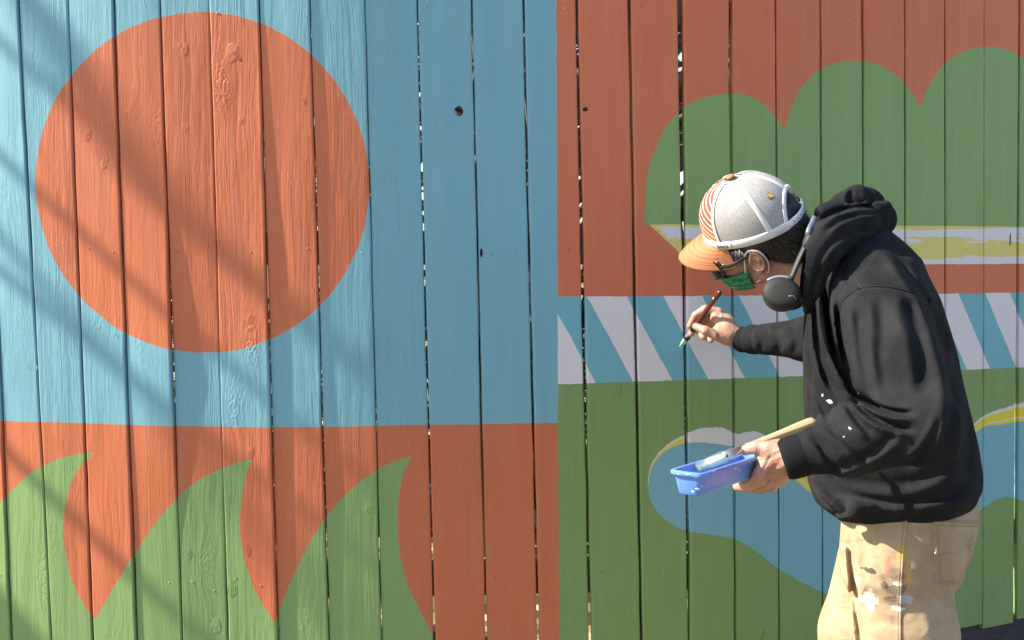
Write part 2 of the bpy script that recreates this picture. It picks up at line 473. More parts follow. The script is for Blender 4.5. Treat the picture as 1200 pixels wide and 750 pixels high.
# how far each plank stands proud of the fence line (mm) at top, y=190, y=300, y=420, y=600, bottom: left edge | right edge
PROUD = {0: ((0, 0, 0, 0, 0, 0), (0, 0, 0, 0, 0, 0)),
         1: ((0, 0, 0, 0, 0, 0), (4, 4, 4, 5, 5, 5)),
         2: ((0, 0, 0, 0, 0, 0), (7, 6, 3, 3, 3, 3)),
         3: ((3, 3, 3, 3, 2, 2), (0, 0, 0, 0, 0, 0)),
         4: ((-1, -1, -1, -1, -1, -1), (4, 4, 4, 4, 4, 4)),
         5: ((0, 0, 0, 0, 0, 0), (0, 1, 6, 11.5, 2.5, 1)),
         6: ((0, 0, 0, 0, 0, 1), (-3, -3, -3, -3, -3, -2)),
         7: ((-3, -3, -3, -3, -3, -2), (0.5, 3, 5.5, 6.5, 7, 6)),
         8: ((-2, -2, -2, -2, -2, -2), (5, 5, 5, 5, 5, 5)),
         9: ((1, 1, 1, 1, 1, 1), (4, 4, 4, 4, 4, 4)),
         10: ((1, 1, 0, 0, 0, 0), (0, 0, 0, 0, 0, 0)),
         11: ((0, 0, 0, 0, 0, 0), (1, 1, 1, 1, 1, 1))}
PROUD = {k + EXTRA: v for k, v in PROUD.items()}
ZK = [Z_BOT, 0.80, 1.265, 1.54, 1.79, 2.225, Z_TOP]
KNOT_HOLE = fence_at(537.5, 130)
THICK = 0.019
def rail_y(X): return fence_y(X) + THICK + 0.003
def smooth_noise(n, k, amp):
    c = rng.normal(0, 1, k + 2)
    return amp * np.interp(np.linspace(0, k + 1, n), np.arange(k + 2), c)

def line_x(i, z):
    """X of the boundary line i at height z"""
    a = fence_at(LINES[i][0], 0); b = fence_at(LINES[i][1], 750)
    return b.x + (a.x - b.x) * (z - b.z) / (a.z - b.z)
def gap_at(i, z):
    g3 = LINES[i][2:]
    return float(np.interp(z, [0.45, 1.4, 2.2], g3[::-1])) * 0.001

planks = []
NZ = 46
for i in range(len(LINES) - 1):
    zb_ = Z_BOT - 0.075 * max(0.0, min(1.0, (line_x(i, 0.5) - 0.6) / 0.8))
    zs = np.linspace(zb_ + rng.normal(0, 0.003), Z_TOP + 0.035 * max(0.0, min(1.0, (line_x(i, 0.5) - 0.6) / 0.8)) + rng.normal(0, 0.003), NZ)
    el = smooth_noise(NZ, 26, 0.0006) + smooth_noise(NZ, 5, 0.0006); er = smooth_noise(NZ, 26, 0.0006) + smooth_noise(NZ, 5, 0.0006)
    bow = smooth_noise(NZ, 3, 0.0006)
    pl, pr = PROUD.get(i, (tuple(rng.normal(0, 0.8, 1)) * 6, tuple(rng.normal(0, 0.8, 1)) * 6))
    cup = rng.normal(0, 0.0006)
    V, Fc = [], []
    us = [0.0, 0.012, 0.035, 0.2, 0.35, 0.5, 0.65, 0.8, 0.965, 0.988, 1.0]
    rnd = [0.0034, 0.001, 0, 0, 0, 0, 0, 0, 0, 0.001, 0.0034]
    for k, z in enumerate(zs):
        xl = line_x(i, z) + gap_at(i, z) / 2 + el[k]
        xr = line_x(i + 1, z) - gap_at(i + 1, z) / 2 + er[k]
        ql = Vector((xl, fence_y(xl))); qr = Vector((xr, fence_y(xr)))
        tg = (qr - ql).normalized(); nr = Vector((tg.y, -tg.x))          # toward the viewer's side
        a = float(np.interp(z, ZK, [pl[5], pl[4], pl[3], pl[2], pl[1], pl[0], pl[0]][:7])) * 0.001
        b = float(np.interp(z, ZK, [pr[5], pr[4], pr[3], pr[2], pr[1], pr[0], pr[0]][:7])) * 0.001
        for u, rr in zip(us, rnd):
            q = ql + (qr - ql) * u + nr * (a + (b - a) * u + bow[k] - rr + cup * (1 - (2 * u - 1) ** 2))
            V.append((q.x, q.y, z))
        for u in (1.0, 0.0):
            q = ql + (qr - ql) * u + nr * (a + (b - a) * u + bow[k] - THICK)
            V.append((q.x, q.y, z))
    nu = len(us) + 2
    for k in range(NZ - 1):
        for j in range(nu):
            a = k * nu + j; b = k * nu + (j + 1) % nu
            Fc.append((a, b, b + nu, a + nu))
    Fc.append(tuple(range(nu - 1, -1, -1))); Fc.append(tuple(range((NZ - 1) * nu, NZ * nu)))
    me = mesh_from(V, Fc, 'plank')
    o = link('plank', me, PAINTED, fence, smooth=False)
    planks.append(o)

def cut(o, cutters):
    """boolean-cut holes and chips into a plank, leaving no cutter behind"""
    for V, Fc in cutters:
        cm = mesh_from(V, Fc)
        bm = bmesh.new(); bm.from_mesh(cm); bmesh.ops.recalc_face_normals(bm, faces=bm.faces); bm.to_mesh(cm); bm.free()
        c = bpy.data.objects.new('cutter', cm); COL.objects.link(c)
        md = o.modifiers.new('cut', 'BOOLEAN'); md.object = c; md.operation = 'DIFFERENCE'; md.solver = 'EXACT'
        dg = bpy.context.evaluated_depsgraph_get()
        nm = bpy.data.meshes.new_from_object(o.evaluated_get(dg))
        o.modifiers.clear(); o.data = nm
        bpy.data.objects.remove(c)

bpy.context.view_layer.update()
def blob_cut(px, py, rx, rz, through=True, n=12, jag=0.15):
    c = fence_at(px, py)
    ring = [(c.x + rx * math.cos(a) * (1 + rng.uniform(-jag, jag)), c.z + rz * math.sin(a) * (1 + rng.uniform(-jag, jag))) for a in np.linspace(0, 2 * math.pi, n, endpoint=False)]
    y0, y1 = c.y - 0.05, c.y + (0.05 if through else 0.006)
    V = [(x, y0, z) for x, z in ring] + [(c.x + (x - c.x) * .9, y1, c.z + (z - c.z) * .9) for x, z in ring]
    Fc = [tuple(range(n - 1, -1, -1)), tuple(range(n, 2 * n))] + [(k, (k + 1) % n, n + (k + 1) % n, n + k) for k in range(n)]
    return V, Fc
def plank_of(px, py):
    p = fence_at(px, py)
    for i in range(len(LINES) - 1):
        if line_x(i, p.z) <= p.x < line_x(i + 1, p.z): return planks[i]
for px, py, rx, rz, th in [(537.5, 130, .0125, .0145, True), (686, 128, .008, .006, True), (1184, 281, .004, .022, True), (896, 748, .011, .022, False),
                           (562, 371, .006, .011, False), (282, 68, .004, .012, False), (564, 296, .004, .012, True)]:
    cut(plank_of(px, py), [blob_cut(px, py, rx, rz, th)])
for o in planks:
    o.data.materials.clear(); o.data.materials.append(PAINTED)

# nails that hold the planks to the rails, painted over
V, Fc = [], []
for k, (r_, d_) in enumerate([(0.0036, 0.0012), (0.0030, -0.0004), (0.0013, -0.0009)]):
    for j in range(10):
        a = 2 * math.pi * j / 10
        V.append((r_ * math.cos(a), d_, r_ * math.sin(a)))
for k in range(2):
    for j in range(10):
        Fc.append((k * 10 + j, k * 10 + (j + 1) % 10, (k + 1) * 10 + (j + 1) % 10, (k + 1) * 10 + j))
Fc.append(tuple(range(20, 30)))
nail_me = mesh_from(V, Fc, 'nail'); nail_me.materials.append(PAINTED)
nail_me.polygons.foreach_set('use_smooth', [True] * len(nail_me.polygons))
for i, o in enumerate(planks):
    if i < EXTRA + 1 or i > EXTRA + 25: continue
    for zr in (0.66, 1.552, 2.19):
        for u in (0.22 + rng.uniform(-.06, .06), 0.76 + rng.uniform(-.07, .07)):
            z = zr + rng.normal(0, 0.012)
            if rng.uniform() < 0.2: continue
            xl, xr = line_x(i, z), line_x(i + 1, z)
            x = xl + (xr - xl) * u
            pl, pr = PROUD.get(i, ((0,) * 6, (0,) * 6))
            q = np.interp(z, ZK, [pl[5], pl[4], pl[3], pl[2], pl[1], pl[0], pl[0]]) * (1 - u) + np.interp(z, ZK, [pr[5], pr[4], pr[3], pr[2], pr[1], pr[0], pr[0]]) * u
            sl = (fence_y(xr) - fence_y(xl)) / (xr - xl)
            yy = fence_y(xl) + (fence_y(xr) - fence_y(xl)) * u - q * 0.001
            nl = bpy.data.objects.new('nail', nail_me); COL.objects.link(nl)
            nl.parent = o
            nl.location = Vector((x, yy, z))
            nl.rotation_euler = (0, 0, math.atan(sl))
# knots that stand proud of the boards, painted over
def knot_mesh(seed):
    r_ = np.random.default_rng(seed); NR, NA = 9, 22
    ph = r_.uniform(0, 6.28, 4); V, Fc = [(0, -.0006, 0)], []
    for k in range(1, NR + 1):
        q = k / NR
        for j in range(NA):
            a = 2 * math.pi * j / NA
            wob = 1 + .16 * math.sin(2 * a + ph[0]) + .12 * math.sin(3 * a + ph[1])
            hgt = .0021 * (1 - q) ** .7 * (1 + .5 * math.sin(3 * a + ph[2])) + .0008 * math.sin(q * 15 + 1.6 * math.sin(a + ph[3])) * (1 - q) + r_.normal(0, .00022) * (1 - q)
            if k == NR: hgt = -.0012
            V.append((.013 * q * wob * math.cos(a), -hgt, .017 * q * wob * math.sin(a)))
    for j in range(NA): Fc.append((0, 1 + (j + 1) % NA, 1 + j))
    for k in range(NR - 1):
        for j in range(NA):
            a, b = 1 + k * NA + j, 1 + k * NA + (j + 1) % NA
            Fc.append((a, b, b + NA, a + NA))
    me = mesh_from(V, Fc, 'knot'); me.materials.append(PAINTED)
    me.polygons.foreach_set('use_smooth', [True] * len(me.polygons)); return me
KM = [knot_mesh(k) for k in range(5)]
for k, (px, py, sc) in enumerate([(158, 62, 1.0), (214, 56, .9), (274, 62, 1.35), (104, 158, .8), (124, 190, .9), (164, 116, .8), (217, 150, .8), (283, 142, .6), (168, 338, .8), (296, 372, .9), (362, 118, .6), (374, 203, .7),
                                  (150, 4, .9), (15, 73, .8), (24, 152, .7), (28, 212, .7), (138, 394, .8), (36, 430, 1.1), (82, 482, .6), (180, 525, .8), (68, 627, .6), (214, 648, 1.0), (274, 690, 1.2), (33, 690, .7),
                                  (252, 735, 1.1), (292, 645, .7), (440, 125, 1.1), (440, 595, .9), (296, 530, .9), (375, 575, .7), (727, 168, .8), (722, 455, .9), (942, 25, .9), (1165, 35, .6)]):
    p = fence_at(px, py)
    ii = [i for i in range(len(LINES) - 1) if line_x(i, p.z) <= p.x < line_x(i + 1, p.z)]
    if not ii: continue
    i = ii[0]; xl, xr = line_x(i, p.z), line_x(i + 1, p.z); u = min(.84, max(.16, (p.x - xl) / (xr - xl)))
    pl, pr = PROUD.get(i, ((0,) * 6, (0,) * 6))
    q = np.interp(p.z, ZK, [pl[5], pl[4], pl[3], pl[2], pl[1], pl[0], pl[0]]) * (1 - u) + np.interp(p.z, ZK, [pr[5], pr[4], pr[3], pr[2], pr[1], pr[0], pr[0]]) * u
    kn = bpy.data.objects.new('knot', KM[k % 5]); COL.objects.link(kn); kn.parent = planks[i]
    kn.location = (xl + (xr - xl) * u, fence_y(xl) + (fence_y(xr) - fence_y(xl)) * u - q * .001, p.z)
    kn.rotation_euler = (0, 0, math.atan((fence_y(xr) - fence_y(xl)) / (xr - xl))); kn.scale = (sc * 1.15, 0.26 if sc < 1.3 else 0.4, sc * 1.25)
# rails and posts behind
for zr in (0.66, 1.552, 2.19):
    xs = np.linspace(line_x(0, zr) + .02, line_x(len(LINES) - 1, zr) - .02, 44)
    V, Fc = [], []
    for X in xs:
        y = rail_y(X)
        for dy, dz in ((0.0, -.045), (0.038, -.045), (0.038, .045), (0.0, .045)):
            V.append((X, y + dy, zr + dz))
    for k in range(len(xs) - 1):
        for j in range(4):
            a, b = k * 4 + j, k * 4 + (j + 1) % 4
            Fc.append((a, a + 4, b + 4, b))
    Fc += [(0, 1, 2, 3), tuple(len(V) - 4 + q for q in (3, 2, 1, 0))]
    link('rail', mesh_from(V, Fc), RAILWOOD, fence, smooth=False)
for X in (-1.85, 0.33, 1.85):
    V, Fc = box_vf((X, rail_y(X) + 0.038 + 0.047, 1.335), (0.09, 0.09, 1.86))
    link('post', mesh_from(V, Fc), RAILWOOD, fence, smooth=False)

# low timber edging that carries the yard behind the fence
edging = tag(empty('timber_edging', (0, 3.05, 0)), 'low retaining edge of dark stained timbers under the fence', 'retaining wall')
for row, (z0, z1) in enumerate([(0.0, 0.196), (0.200, 0.400)]):
    cuts = [-2.7, -1.3 - .4 * row, 0.2 - .5 * row, 1.35 - .35 * row, 2.75]
    for a, b in zip(cuts[:-1], cuts[1:]):
        xs = np.linspace(a + .003, b - .003, 8)
        V, Fc = [], []
        for X in xs:
            for dy, z in ((-.02, z0), (-.025, (z0 + z1) / 2), (-.02, z1 - .006), (-.012, z1), (.11, z1), (.11, z0)):
                V.append((X, fence_y(X) + 0.040 + dy, z))
        for k in range(len(xs) - 1):
            for j in range(6):
                q, w = k * 6 + j, k * 6 + (j + 1) % 6
                Fc.append((q, w, w + 6, q + 6))
        Fc += [(5, 4, 3, 2, 1, 0), tuple(len(V) - 6 + q for q in range(6))]
        link('timber', mesh_from(V, Fc), DARKTIMBER, edging, smooth=False)
# ================================================================ implicit-surface modelling (bodies and cloth)
def proj(P):
    """photograph coordinates of world points, used while sculpting"""
    z = P[:, 2] - CAM_Z
    d = P[:, 1] * math.cos(PITCH) - z * math.sin(PITCH)
    u = P[:, 1] * math.sin(PITCH) + z * math.cos(PITCH)
    return 600 + F_PX * P[:, 0] / d, 375 - F_PX * u / d

def A(v): return np.array(v, np.float32)
def smin(a, b, k):
    h = np.clip(0.5 + 0.5 * (b - a) / k, 0, 1)
    return b + (a - b) * h - k * h * (1 - h)
def smax(a, b, k): return -smin(-a, -b, k)
def cone(P, a, b, ra, rb):
    a, b = A(a), A(b); ab = b - a
    t = np.clip(((P - a) @ ab) / (ab @ ab), 0, 1)
    return np.linalg.norm(P - a - t[:, None] * ab, axis=1) - (ra + (rb - ra) * t)
def chain(P, pts, rr, k=0.01):
    d = None
    for i in range(len(pts) - 1):
        e = cone(P, pts[i], pts[i + 1], rr[i], rr[i + 1])
        d = e if d is None else smin(d, e, k)
    return d
def ell(P, c, r, M=None):
    q = P - A(c)
    if M is not None: q = q @ np.array(M, np.float32).T
    r = A(r)
    k0 = np.linalg.norm(q / r, axis=1); k1 = np.linalg.norm(q / (r * r), axis=1) + 1e-9
    return k0 * (k0 - 1) / k1
def polydist(x, y, pts):
    """distance to a polyline in the plane, and the side one is on"""
    best = np.full(x.shape, 1e9, np.float32); side = np.zeros_like(best)
    fr = np.zeros_like(best); ns = len(pts) - 1; seg = 0
    for (ax, ay), (bx, by) in zip(pts[:-1], pts[1:]):
        dx, dy = bx - ax, by - ay
        t = np.clip(((x - ax) * dx + (y - ay) * dy) / (dx * dx + dy * dy), 0, 1)
        ex, ey = x - ax - t * dx, y - ay - t * dy
        d = np.hypot(ex, ey)
        s = np.sign(dx * ey - dy * ex)
        i0 = seg / ns; fr = np.where(d < best, i0 + t / ns, fr); seg += 1
        side = np.where(d < best, s, side); best = np.minimum(best, d)
    return best, side, fr
def crease(P, d, folds, weight):
    """folds: (polyline, width px, depth mm, ridge mm) pressed into the surface"""
    x, y = proj(P)
    for pts, w, dep, ridge in folds:
        pts = catmull(pts, max(5, len(pts) * 3)) if len(pts) > 2 else np.array(pts, float)
        xs, ys = pts[:, 0], pts[:, 1]
        m = (x > xs.min() - 5 * w) & (x < xs.max() + 5 * w) & (y > ys.min() - 5 * w) & (y < ys.max() + 5 * w) & (weight > 0.01)
        if not m.any(): continue
        q, s, fr = polydist(x[m], y[m], pts)
        sd = q * s
        e = np.clip(np.minimum(fr, 1 - fr) / 0.22, 0, 1); e = e * e * (3 - 2 * e)
        if w < 2.7: e = np.ones_like(e)
        d[m] += weight[m] * e * 0.001 * (dep * np.exp(-(q / w) ** 2) - ridge * np.exp(-((sd - 1.7 * w) / (1.1 * w)) ** 2))
    return d
def ripple(P, f, seed):
    r = np.random.default_rng(seed); o = np.zeros(len(P), np.float32)
    for _ in range(5):
        v = r.normal(0, 1, 3); v = v / np.linalg.norm(v) * f * r.uniform(0.6, 1.5)
        o += np.sin(P @ A(v) + r.uniform(0, 6.28))
    return o / 5

def nets(f, lo, hi, h, smooth=1):
    """naive surface nets over f(P) < 0, evaluated only near the surface"""
    B = 4
    lo = np.array(lo, float); n = np.ceil((np.array(hi) - lo) / (h * B)).astype(int)
    g = [lo[i] + (np.arange(n[i]) + 0.5) * h * B - 0.5 * h for i in range(3)]
    C = np.stack(np.meshgrid(*g, indexing='ij'), -1).reshape(-1, 3).astype(np.float32)
    dc = f(C)
    act = np.abs(dc) < h * B * 1.6
    D = np.repeat(np.repeat(np.repeat(dc.reshape(n), B, 0), B, 1), B, 2).astype(np.float32)
    o = np.stack(np.meshgrid(*[np.arange(B)] * 3, indexing='ij'), -1).reshape(-1, 3)
    idx = np.stack(np.unravel_index(np.nonzero(act)[0], n), -1)
    fi = (idx[:, None, :] * B + o[None]).reshape(-1, 3)
    P = (lo + fi * h).astype(np.float32)
    out = np.concatenate([f(P[k:k + 400000]) for k in range(0, len(P), 400000)])
    D[fi[:, 0], fi[:, 1], fi[:, 2]] = out
    S = D < 0
    N = np.array(D.shape)
    cs = N - 1
    cnt = np.zeros(cs, np.int32)
    for a in (0, 1):
        for b in (0, 1):
            for c in (0, 1):
                cnt += S[a:cs[0] + a, b:cs[1] + b, c:cs[2] + c]
    cell = (cnt > 0) & (cnt < 8)
    ci = np.stack(np.nonzero(cell), -1)
    vid = np.full(cs, -1, np.int64); vid[cell] = np.arange(len(ci))
    acc = np.zeros((len(ci), 3)); num = np.zeros(len(ci))
    for ax in range(3):
        e = np.eye(3, dtype=int)[ax]; o1, o2 = [np.eye(3, dtype=int)[q] for q in range(3) if q != ax]
        for u in (0, 1):
            for v in (0, 1):
                p0 = ci + u * o1 + v * o2; p1 = p0 + e
                a = D[p0[:, 0], p0[:, 1], p0[:, 2]]; b = D[p1[:, 0], p1[:, 1], p1[:, 2]]
                m = (a < 0) != (b < 0)
                t = np.where(m, a / (a - b + 1e-12), 0)
                q = (u * o1 + v * o2)[None] + t[:, None] * e[None]
                acc[m] += q[m]; num[m] += 1
    V = lo + (ci + acc / num[:, None]) * h
    Fs = []
    for ax in range(3):
        e = np.eye(3, dtype=int)[ax]; o1, o2 = np.eye(3, dtype=int)[(ax + 1) % 3], np.eye(3, dtype=int)[(ax + 2) % 3]
        sl0 = [slice(1, -1)] * 3; sl1 = [slice(1, -1)] * 3
        sl0[ax] = slice(0, N[ax] - 1); sl1[ax] = slice(1, N[ax])
        s0, s1 = S[tuple(sl0)], S[tuple(sl1)]
        off = np.array([1, 1, 1]); off[ax] = 0
        for m, flip in ((s0 & ~s1, False), (~s0 & s1, True)):
            q = np.stack(np.nonzero(m), -1) + off
            f4 = [vid[tuple((q - a * o1 - b * o2).T)] for a, b in ((0, 0), (1, 0), (1, 1), (0, 1))]
            f4 = np.stack(f4[::-1] if flip else f4, -1)
            Fs.append(f4)
    Fa = np.concatenate(Fs); Fa = Fa[(Fa >= 0).all(1)]
    for _ in range(smooth):
        s = np.zeros_like(V); w = np.zeros(len(V))
        for a, b in ((0, 1), (1, 2), (2, 3), (3, 0)):
            for i, j in ((a, b), (b, a)):
                np.add.at(s, Fa[:, i], V[Fa[:, j]]); np.add.at(w, Fa[:, i], 1)
        V = 0.5 * V + 0.5 * s / np.maximum(w, 1)[:, None]
    return V, Fa

def np_mesh(V, Fa, name='mesh'):
    V = np.asarray(V, np.float32); Fa = np.asarray(Fa, np.int32)
    me = bpy.data.meshes.new(name)
    me.vertices.add(len(V)); me.vertices.foreach_set('co', V.ravel())
    k = Fa.shape[1]
    me.loops.add(len(Fa) * k); me.loops.foreach_set('vertex_index', Fa.ravel())
    me.polygons.add(len(Fa)); me.polygons.foreach_set('loop_start', np.arange(len(Fa), dtype=np.int32) * k)
    me.update(calc_edges=True); me.validate()
    return me

def np_join(parts):
    Vs, Fs, b = [], [], 0
    for V, Fa in parts:
        Vs.append(V); Fs.append(Fa + b); b += len(V)
    return np.concatenate(Vs), np.concatenate(Fs)

from mathutils.bvhtree import BVHTree
def bvh_of(V, Fa): return BVHTree.FromPolygons([tuple(v) for v in V], [tuple(int(i) for i in q) for q in Fa])
CAMV = Vector((0, 0, CAM_Z))
def onto(bvh, px, py, lift=0.0):
    """the point of a modelled surface seen at this place in the photograph, lifted off it"""
    d = (at(px, py, 3.0) - CAMV).normalized()
    hit, nrm, _, _ = bvh.ray_cast(CAMV, d, 6.0)
    if hit is None: return None, None
    if nrm.dot(d) > 0: nrm = -nrm
    return hit + nrm * lift, nrm
def seam(bvh, pts, r, lift=0.0, n=40, seg=6):
    q = [onto(bvh, a, b, lift)[0] for a, b in catmull(pts, n)]
    q = [v for v in q if v is not None]
    q = [v for i, v in enumerate(q) if i == 0 or (v - q[i - 1]).length < 0.06]
    return tube(q, r, seg)
def stitches(bvh, pts, r, lift, step_px=2.6, frac=0.62):
    """a row of separate thread stitches"""
    L = sum(math.hypot(b[0] - a[0], b[1] - a[1]) for a, b in zip(pts[:-1], pts[1:]))
    c = catmull(pts, max(4, int(L / step_px) * 2))
    out = []
    for k in range(0, len(c) - 1, 2):
        a, _ = onto(bvh, *c[k], lift); b, _ = onto(bvh, *(c[k] + (c[k + 1] - c[k]) * 2 * frac), lift)
        if a is None or b is None or (b - a).length > 0.02 or (b - a).length < 1e-5: continue
        out.append(tube([a, (a + b) / 2, b], [r * .6, r, r * .6], 4))
    return join(*out)
# ================================================================ materials of the figure
t = NT('skin')
p = t.pos()
n = t.noise(p, 28, 4, 0.6); n2 = t.noise(p, 240, 3, 0.6)
c = t.mix(t.step(n, 0.35, 0.7), (0.42, 0.255, 0.185), (0.47, 0.235, 0.172))
c = t.mix(t.mul(n2, 0.34), c, (0.28, 0.140, 0.095))
c = t.mix(t.mul(t.step(t.noise(p, 75, 3), 0.5, 0.75), 0.35), c, (0.50, 0.20, 0.145))
wr = t.noise(t.scale(p, (140, 140, 300)), 1.0, 4, 0.6)
SKIN = t.done(c, 0.48, t.bump(t.add(wr, t.mul(n2, 0.6)), 0.60, 0.0020), Subsurface_Weight=0.06, Subsurface_Scale=0.006)
SKIN.node_tree.nodes['Principled BSDF'].inputs['Subsurface Radius'].default_value = (1.0, 0.35, 0.2)

t = NT('black_fleece')
p = t.pos()
n = t.noise(p, 9, 5, 0.6); lint = t.noise(p, 420, 3, 0.7)
c = t.mix(t.step(n, 0.3, 0.75), (0.0072, 0.0079, 0.0102), (0.0150, 0.0160, 0.0190))
c = t.mix(t.mul(t.step(lint, 0.55, 0.8), 0.25), c, (0.04, 0.04, 0.043))
stn = t.noise(p, 26, 3, 0.5)
c = t.mix(t.mul(t.gt(stn, 0.735), 0.0), c, (0.5, 0.5, 0.5))
weave = t.noise(t.scale(p, (900, 900, 500)), 1.0, 2, 0.6)
wr = t.noise(t.scale(p, (60, 60, 95)), 1.0, 4, 0.6)
cr = t.noise(t.scale(p, (11, 11, 9)), 1.0, 2, 0.4, 0.5)
ridge = t.m('POWER', t.m('SUBTRACT', 1.0, t.m('ABSOLUTE', t.mul(t.sub(cr, 0.5), 3.2)), clamp=True), 2.5)
cr2 = t.noise(t.scale(p, (28, 28, 22)), 1.0, 2, 0.4, 0.4)
ridge2 = t.m('POWER', t.m('SUBTRACT', 1.0, t.m('ABSOLUTE', t.mul(t.sub(cr2, 0.5), 3.2)), clamp=True), 2.5)
c = t.mix(t.mul(ridge, 0.35), c, (0.028, 0.0285, 0.031))
hgt = t.add(t.add(t.mul(weave, 0.10), t.mul(wr, 0.30)), t.add(t.mul(ridge, 0.50), t.mul(ridge2, 0.12)))
FLEECE = t.done(c, 0.92, t.bump(hgt, 0.55, 0.0065), Specular_IOR_Level=0.12)
t = NT('black_rib')
p = t.pos()
rib = t.wave(t.scale(p, (1, 1, 0.15)), 330, 0.6, 1, 2, 'DIAGONAL')
RIB = t.done((0.0095, 0.010, 0.012), 0.92, t.bump(rib, 0.25, 0.0015), Specular_IOR_Level=0.12)

t = NT('duck_canvas')
p = t.pos(); q = t.xyz(p)
n = t.noise(p, 14, 5, 0.6)
c = t.mix(t.step(n, 0.3, 0.72), (0.285, 0.205, 0.125), (0.375, 0.285, 0.185))
grime = t.noise(t.scale(p, (22, 22, 9)), 1.0, 5, 0.65)
c = t.mix(t.mul(t.step(grime, 0.52, 0.8), 0.45), c, (0.20, 0.135, 0.075))
tw = t.wave(p, 420, 0.5, 1, 1, 'DIAGONAL')
jag = t.sub(t.noise(p, 60, 6, 0.72), 0.5)
def stain(c, px, py, Y, rx, rz, colr, jags=0.9, op=1.0):
    s = at(px, py, Y)
    dx = t.m('DIVIDE', t.sub(q[0], s.x), rx); dz = t.m('DIVIDE', t.sub(q[2], s.z), rz)
    d = t.add(t.m('SQRT', t.add(t.mul(dx, dx), t.mul(dz, dz))), t.mul(jag, jags * 3.2))
    near_side = t.lt(q[1], Y + 0.14)
    return t.mix(t.mul(t.mul(t.lt(d, 1.0), near_side), op), c, colr)
for a in [(1022, 708, 2.2, .010, .026, (0.56, 0.55, 0.52), 1.1), (1038, 722, 2.2, .012, .020, (0.55, 0.54, 0.51), 1.1), (968, 718, 2.45, .009, .022, (0.66, 0.62, 0.55), .9),
          (1045, 606, 2.2, .007, .014, (0.62, 0.62, 0.60), .8), (1069, 660, 2.2, .010, .018, (0.45, 0.31, 0.09), 1.2, .75), (1077, 685, 2.2, .008, .026, (0.45, 0.30, 0.08), 1.2, .75),
          (1062, 684, 2.2, .014, .012, (0.12, 0.09, 0.08), 1.2, .6), (1064, 702, 2.2, .018, .012, (0.10, 0.085, 0.085), 1.2, .65), (1050, 698, 2.2, .008, .007, (0.05, 0.045, 0.045), 1.0, .6),
          (1066, 720, 2.2, .011, .014, (0.16, 0.125, 0.10), 1.3, .6), (1074, 713, 2.2, .013, .010, (0.35, 0.36, 0.37), 1.6), (1055, 678, 2.2, .006, .018, (0.34, 0.15, 0.09), 1.3, .6),
          (1065, 740, 2.2, .012, .010, (0.15, 0.11, 0.09), 1.3, .5), (1038, 684, 2.2, .011, .005, (0.06, 0.05, 0.045), 1.3), (1015, 668, 2.2, .003, .016, (0.13, 0.09, 0.05), .8),
          (1018, 630, 2.2, .004, .007, (0.07, 0.06, 0.05), .9), (1001, 655, 2.2, .003, .005, (0.06, 0.055, 0.05), .9), (1066, 727, 2.2, .012, .005, (0.62, 0.60, 0.55), 1.2),
          (1064, 695, 2.2, .009, .004, (0.55, 0.52, 0.50), 1.1), (1025, 690, 2.2, .004, .016, (0.50, 0.40, 0.20), 1.2, 0.6)]:
    c = stain(c, *a)
speck = t.gt(t.noise(p, 70, 2, 0.5), 0.80)
c = t.mix(t.mul(speck, 0.6), c, (0.55, 0.53, 0.48))
wr = t.noise(t.scale(p, (40, 40, 70)), 1.0, 5, 0.6)
cr = t.noise(t.scale(p, (11, 11, 16)), 1.0, 2, 0.4, 0.4)
ridge = t.m('POWER', t.m('SUBTRACT', 1.0, t.m('ABSOLUTE', t.mul(t.sub(cr, 0.5), 3.4)), clamp=True), 2.5)
fine = t.noise(p, 700, 2, 0.6)
CANVAS = t.done(c, 0.86, t.bump(t.add(t.add(t.mul(wr, 0.5), t.mul(ridge, 0.5)), t.mul(fine, 0.06)), 0.5, 0.006), Sheen_Weight=0.04)
THREAD = plain('tan_thread', (0.40, 0.26, 0.12), 0.8)
BLACKTHREAD = plain('black_thread', (0.013, 0.013, 0.015), 0.9)
DRYPAINT = plain('dried_white_paint', (0.62, 0.63, 0.64), 0.5)

t = NT('dark_hair')
p = t.pos()
n = t.noise(p, 40, 3, 0.6); n2 = t.noise(p, 600, 2)
c = t.mix(t.step(n2, 0.5, 0.8), (0.010, 0.008, 0.007), (0.032, 0.025, 0.021))
HAIR = t.done(c, 0.42, None, Specular_IOR_Level=0.5)
GREYHAIR = plain('grey_hair', (0.62, 0.61, 0.60), 0.5, 0.4, 300)

# ================================================================ the head's frame
yaw, pit, rol = R(34.0), R(17.0), R(-32.0)
hf = np.array([-math.cos(pit) * math.cos(yaw), math.cos(pit) * math.sin(yaw), -math.sin(pit)])
hl = np.array([-math.sin(yaw), -math.cos(yaw), 0.0]); hu = np.cross(hf, hl)
hl, hu = hl * math.cos(rol) + hu * math.sin(rol), hu * math.cos(rol) - hl * math.sin(rol)
HM = np.stack([hf, hl, hu]); HC = np.array([0.5275, 2.45, 1.573])
def H(x, y, z): return Vector(HC + np.array([x, y, z]) @ HM)
def to_local(P): return ((P - HC.astype(np.float32)) @ HM.T.astype(np.float32)).astype(np.float32)

person = tag(empty('person', (0.80, 2.40, 0.0)), 'man in black hooded sweatshirt and paint-spattered tan work trousers bending to paint the fence', 'person')

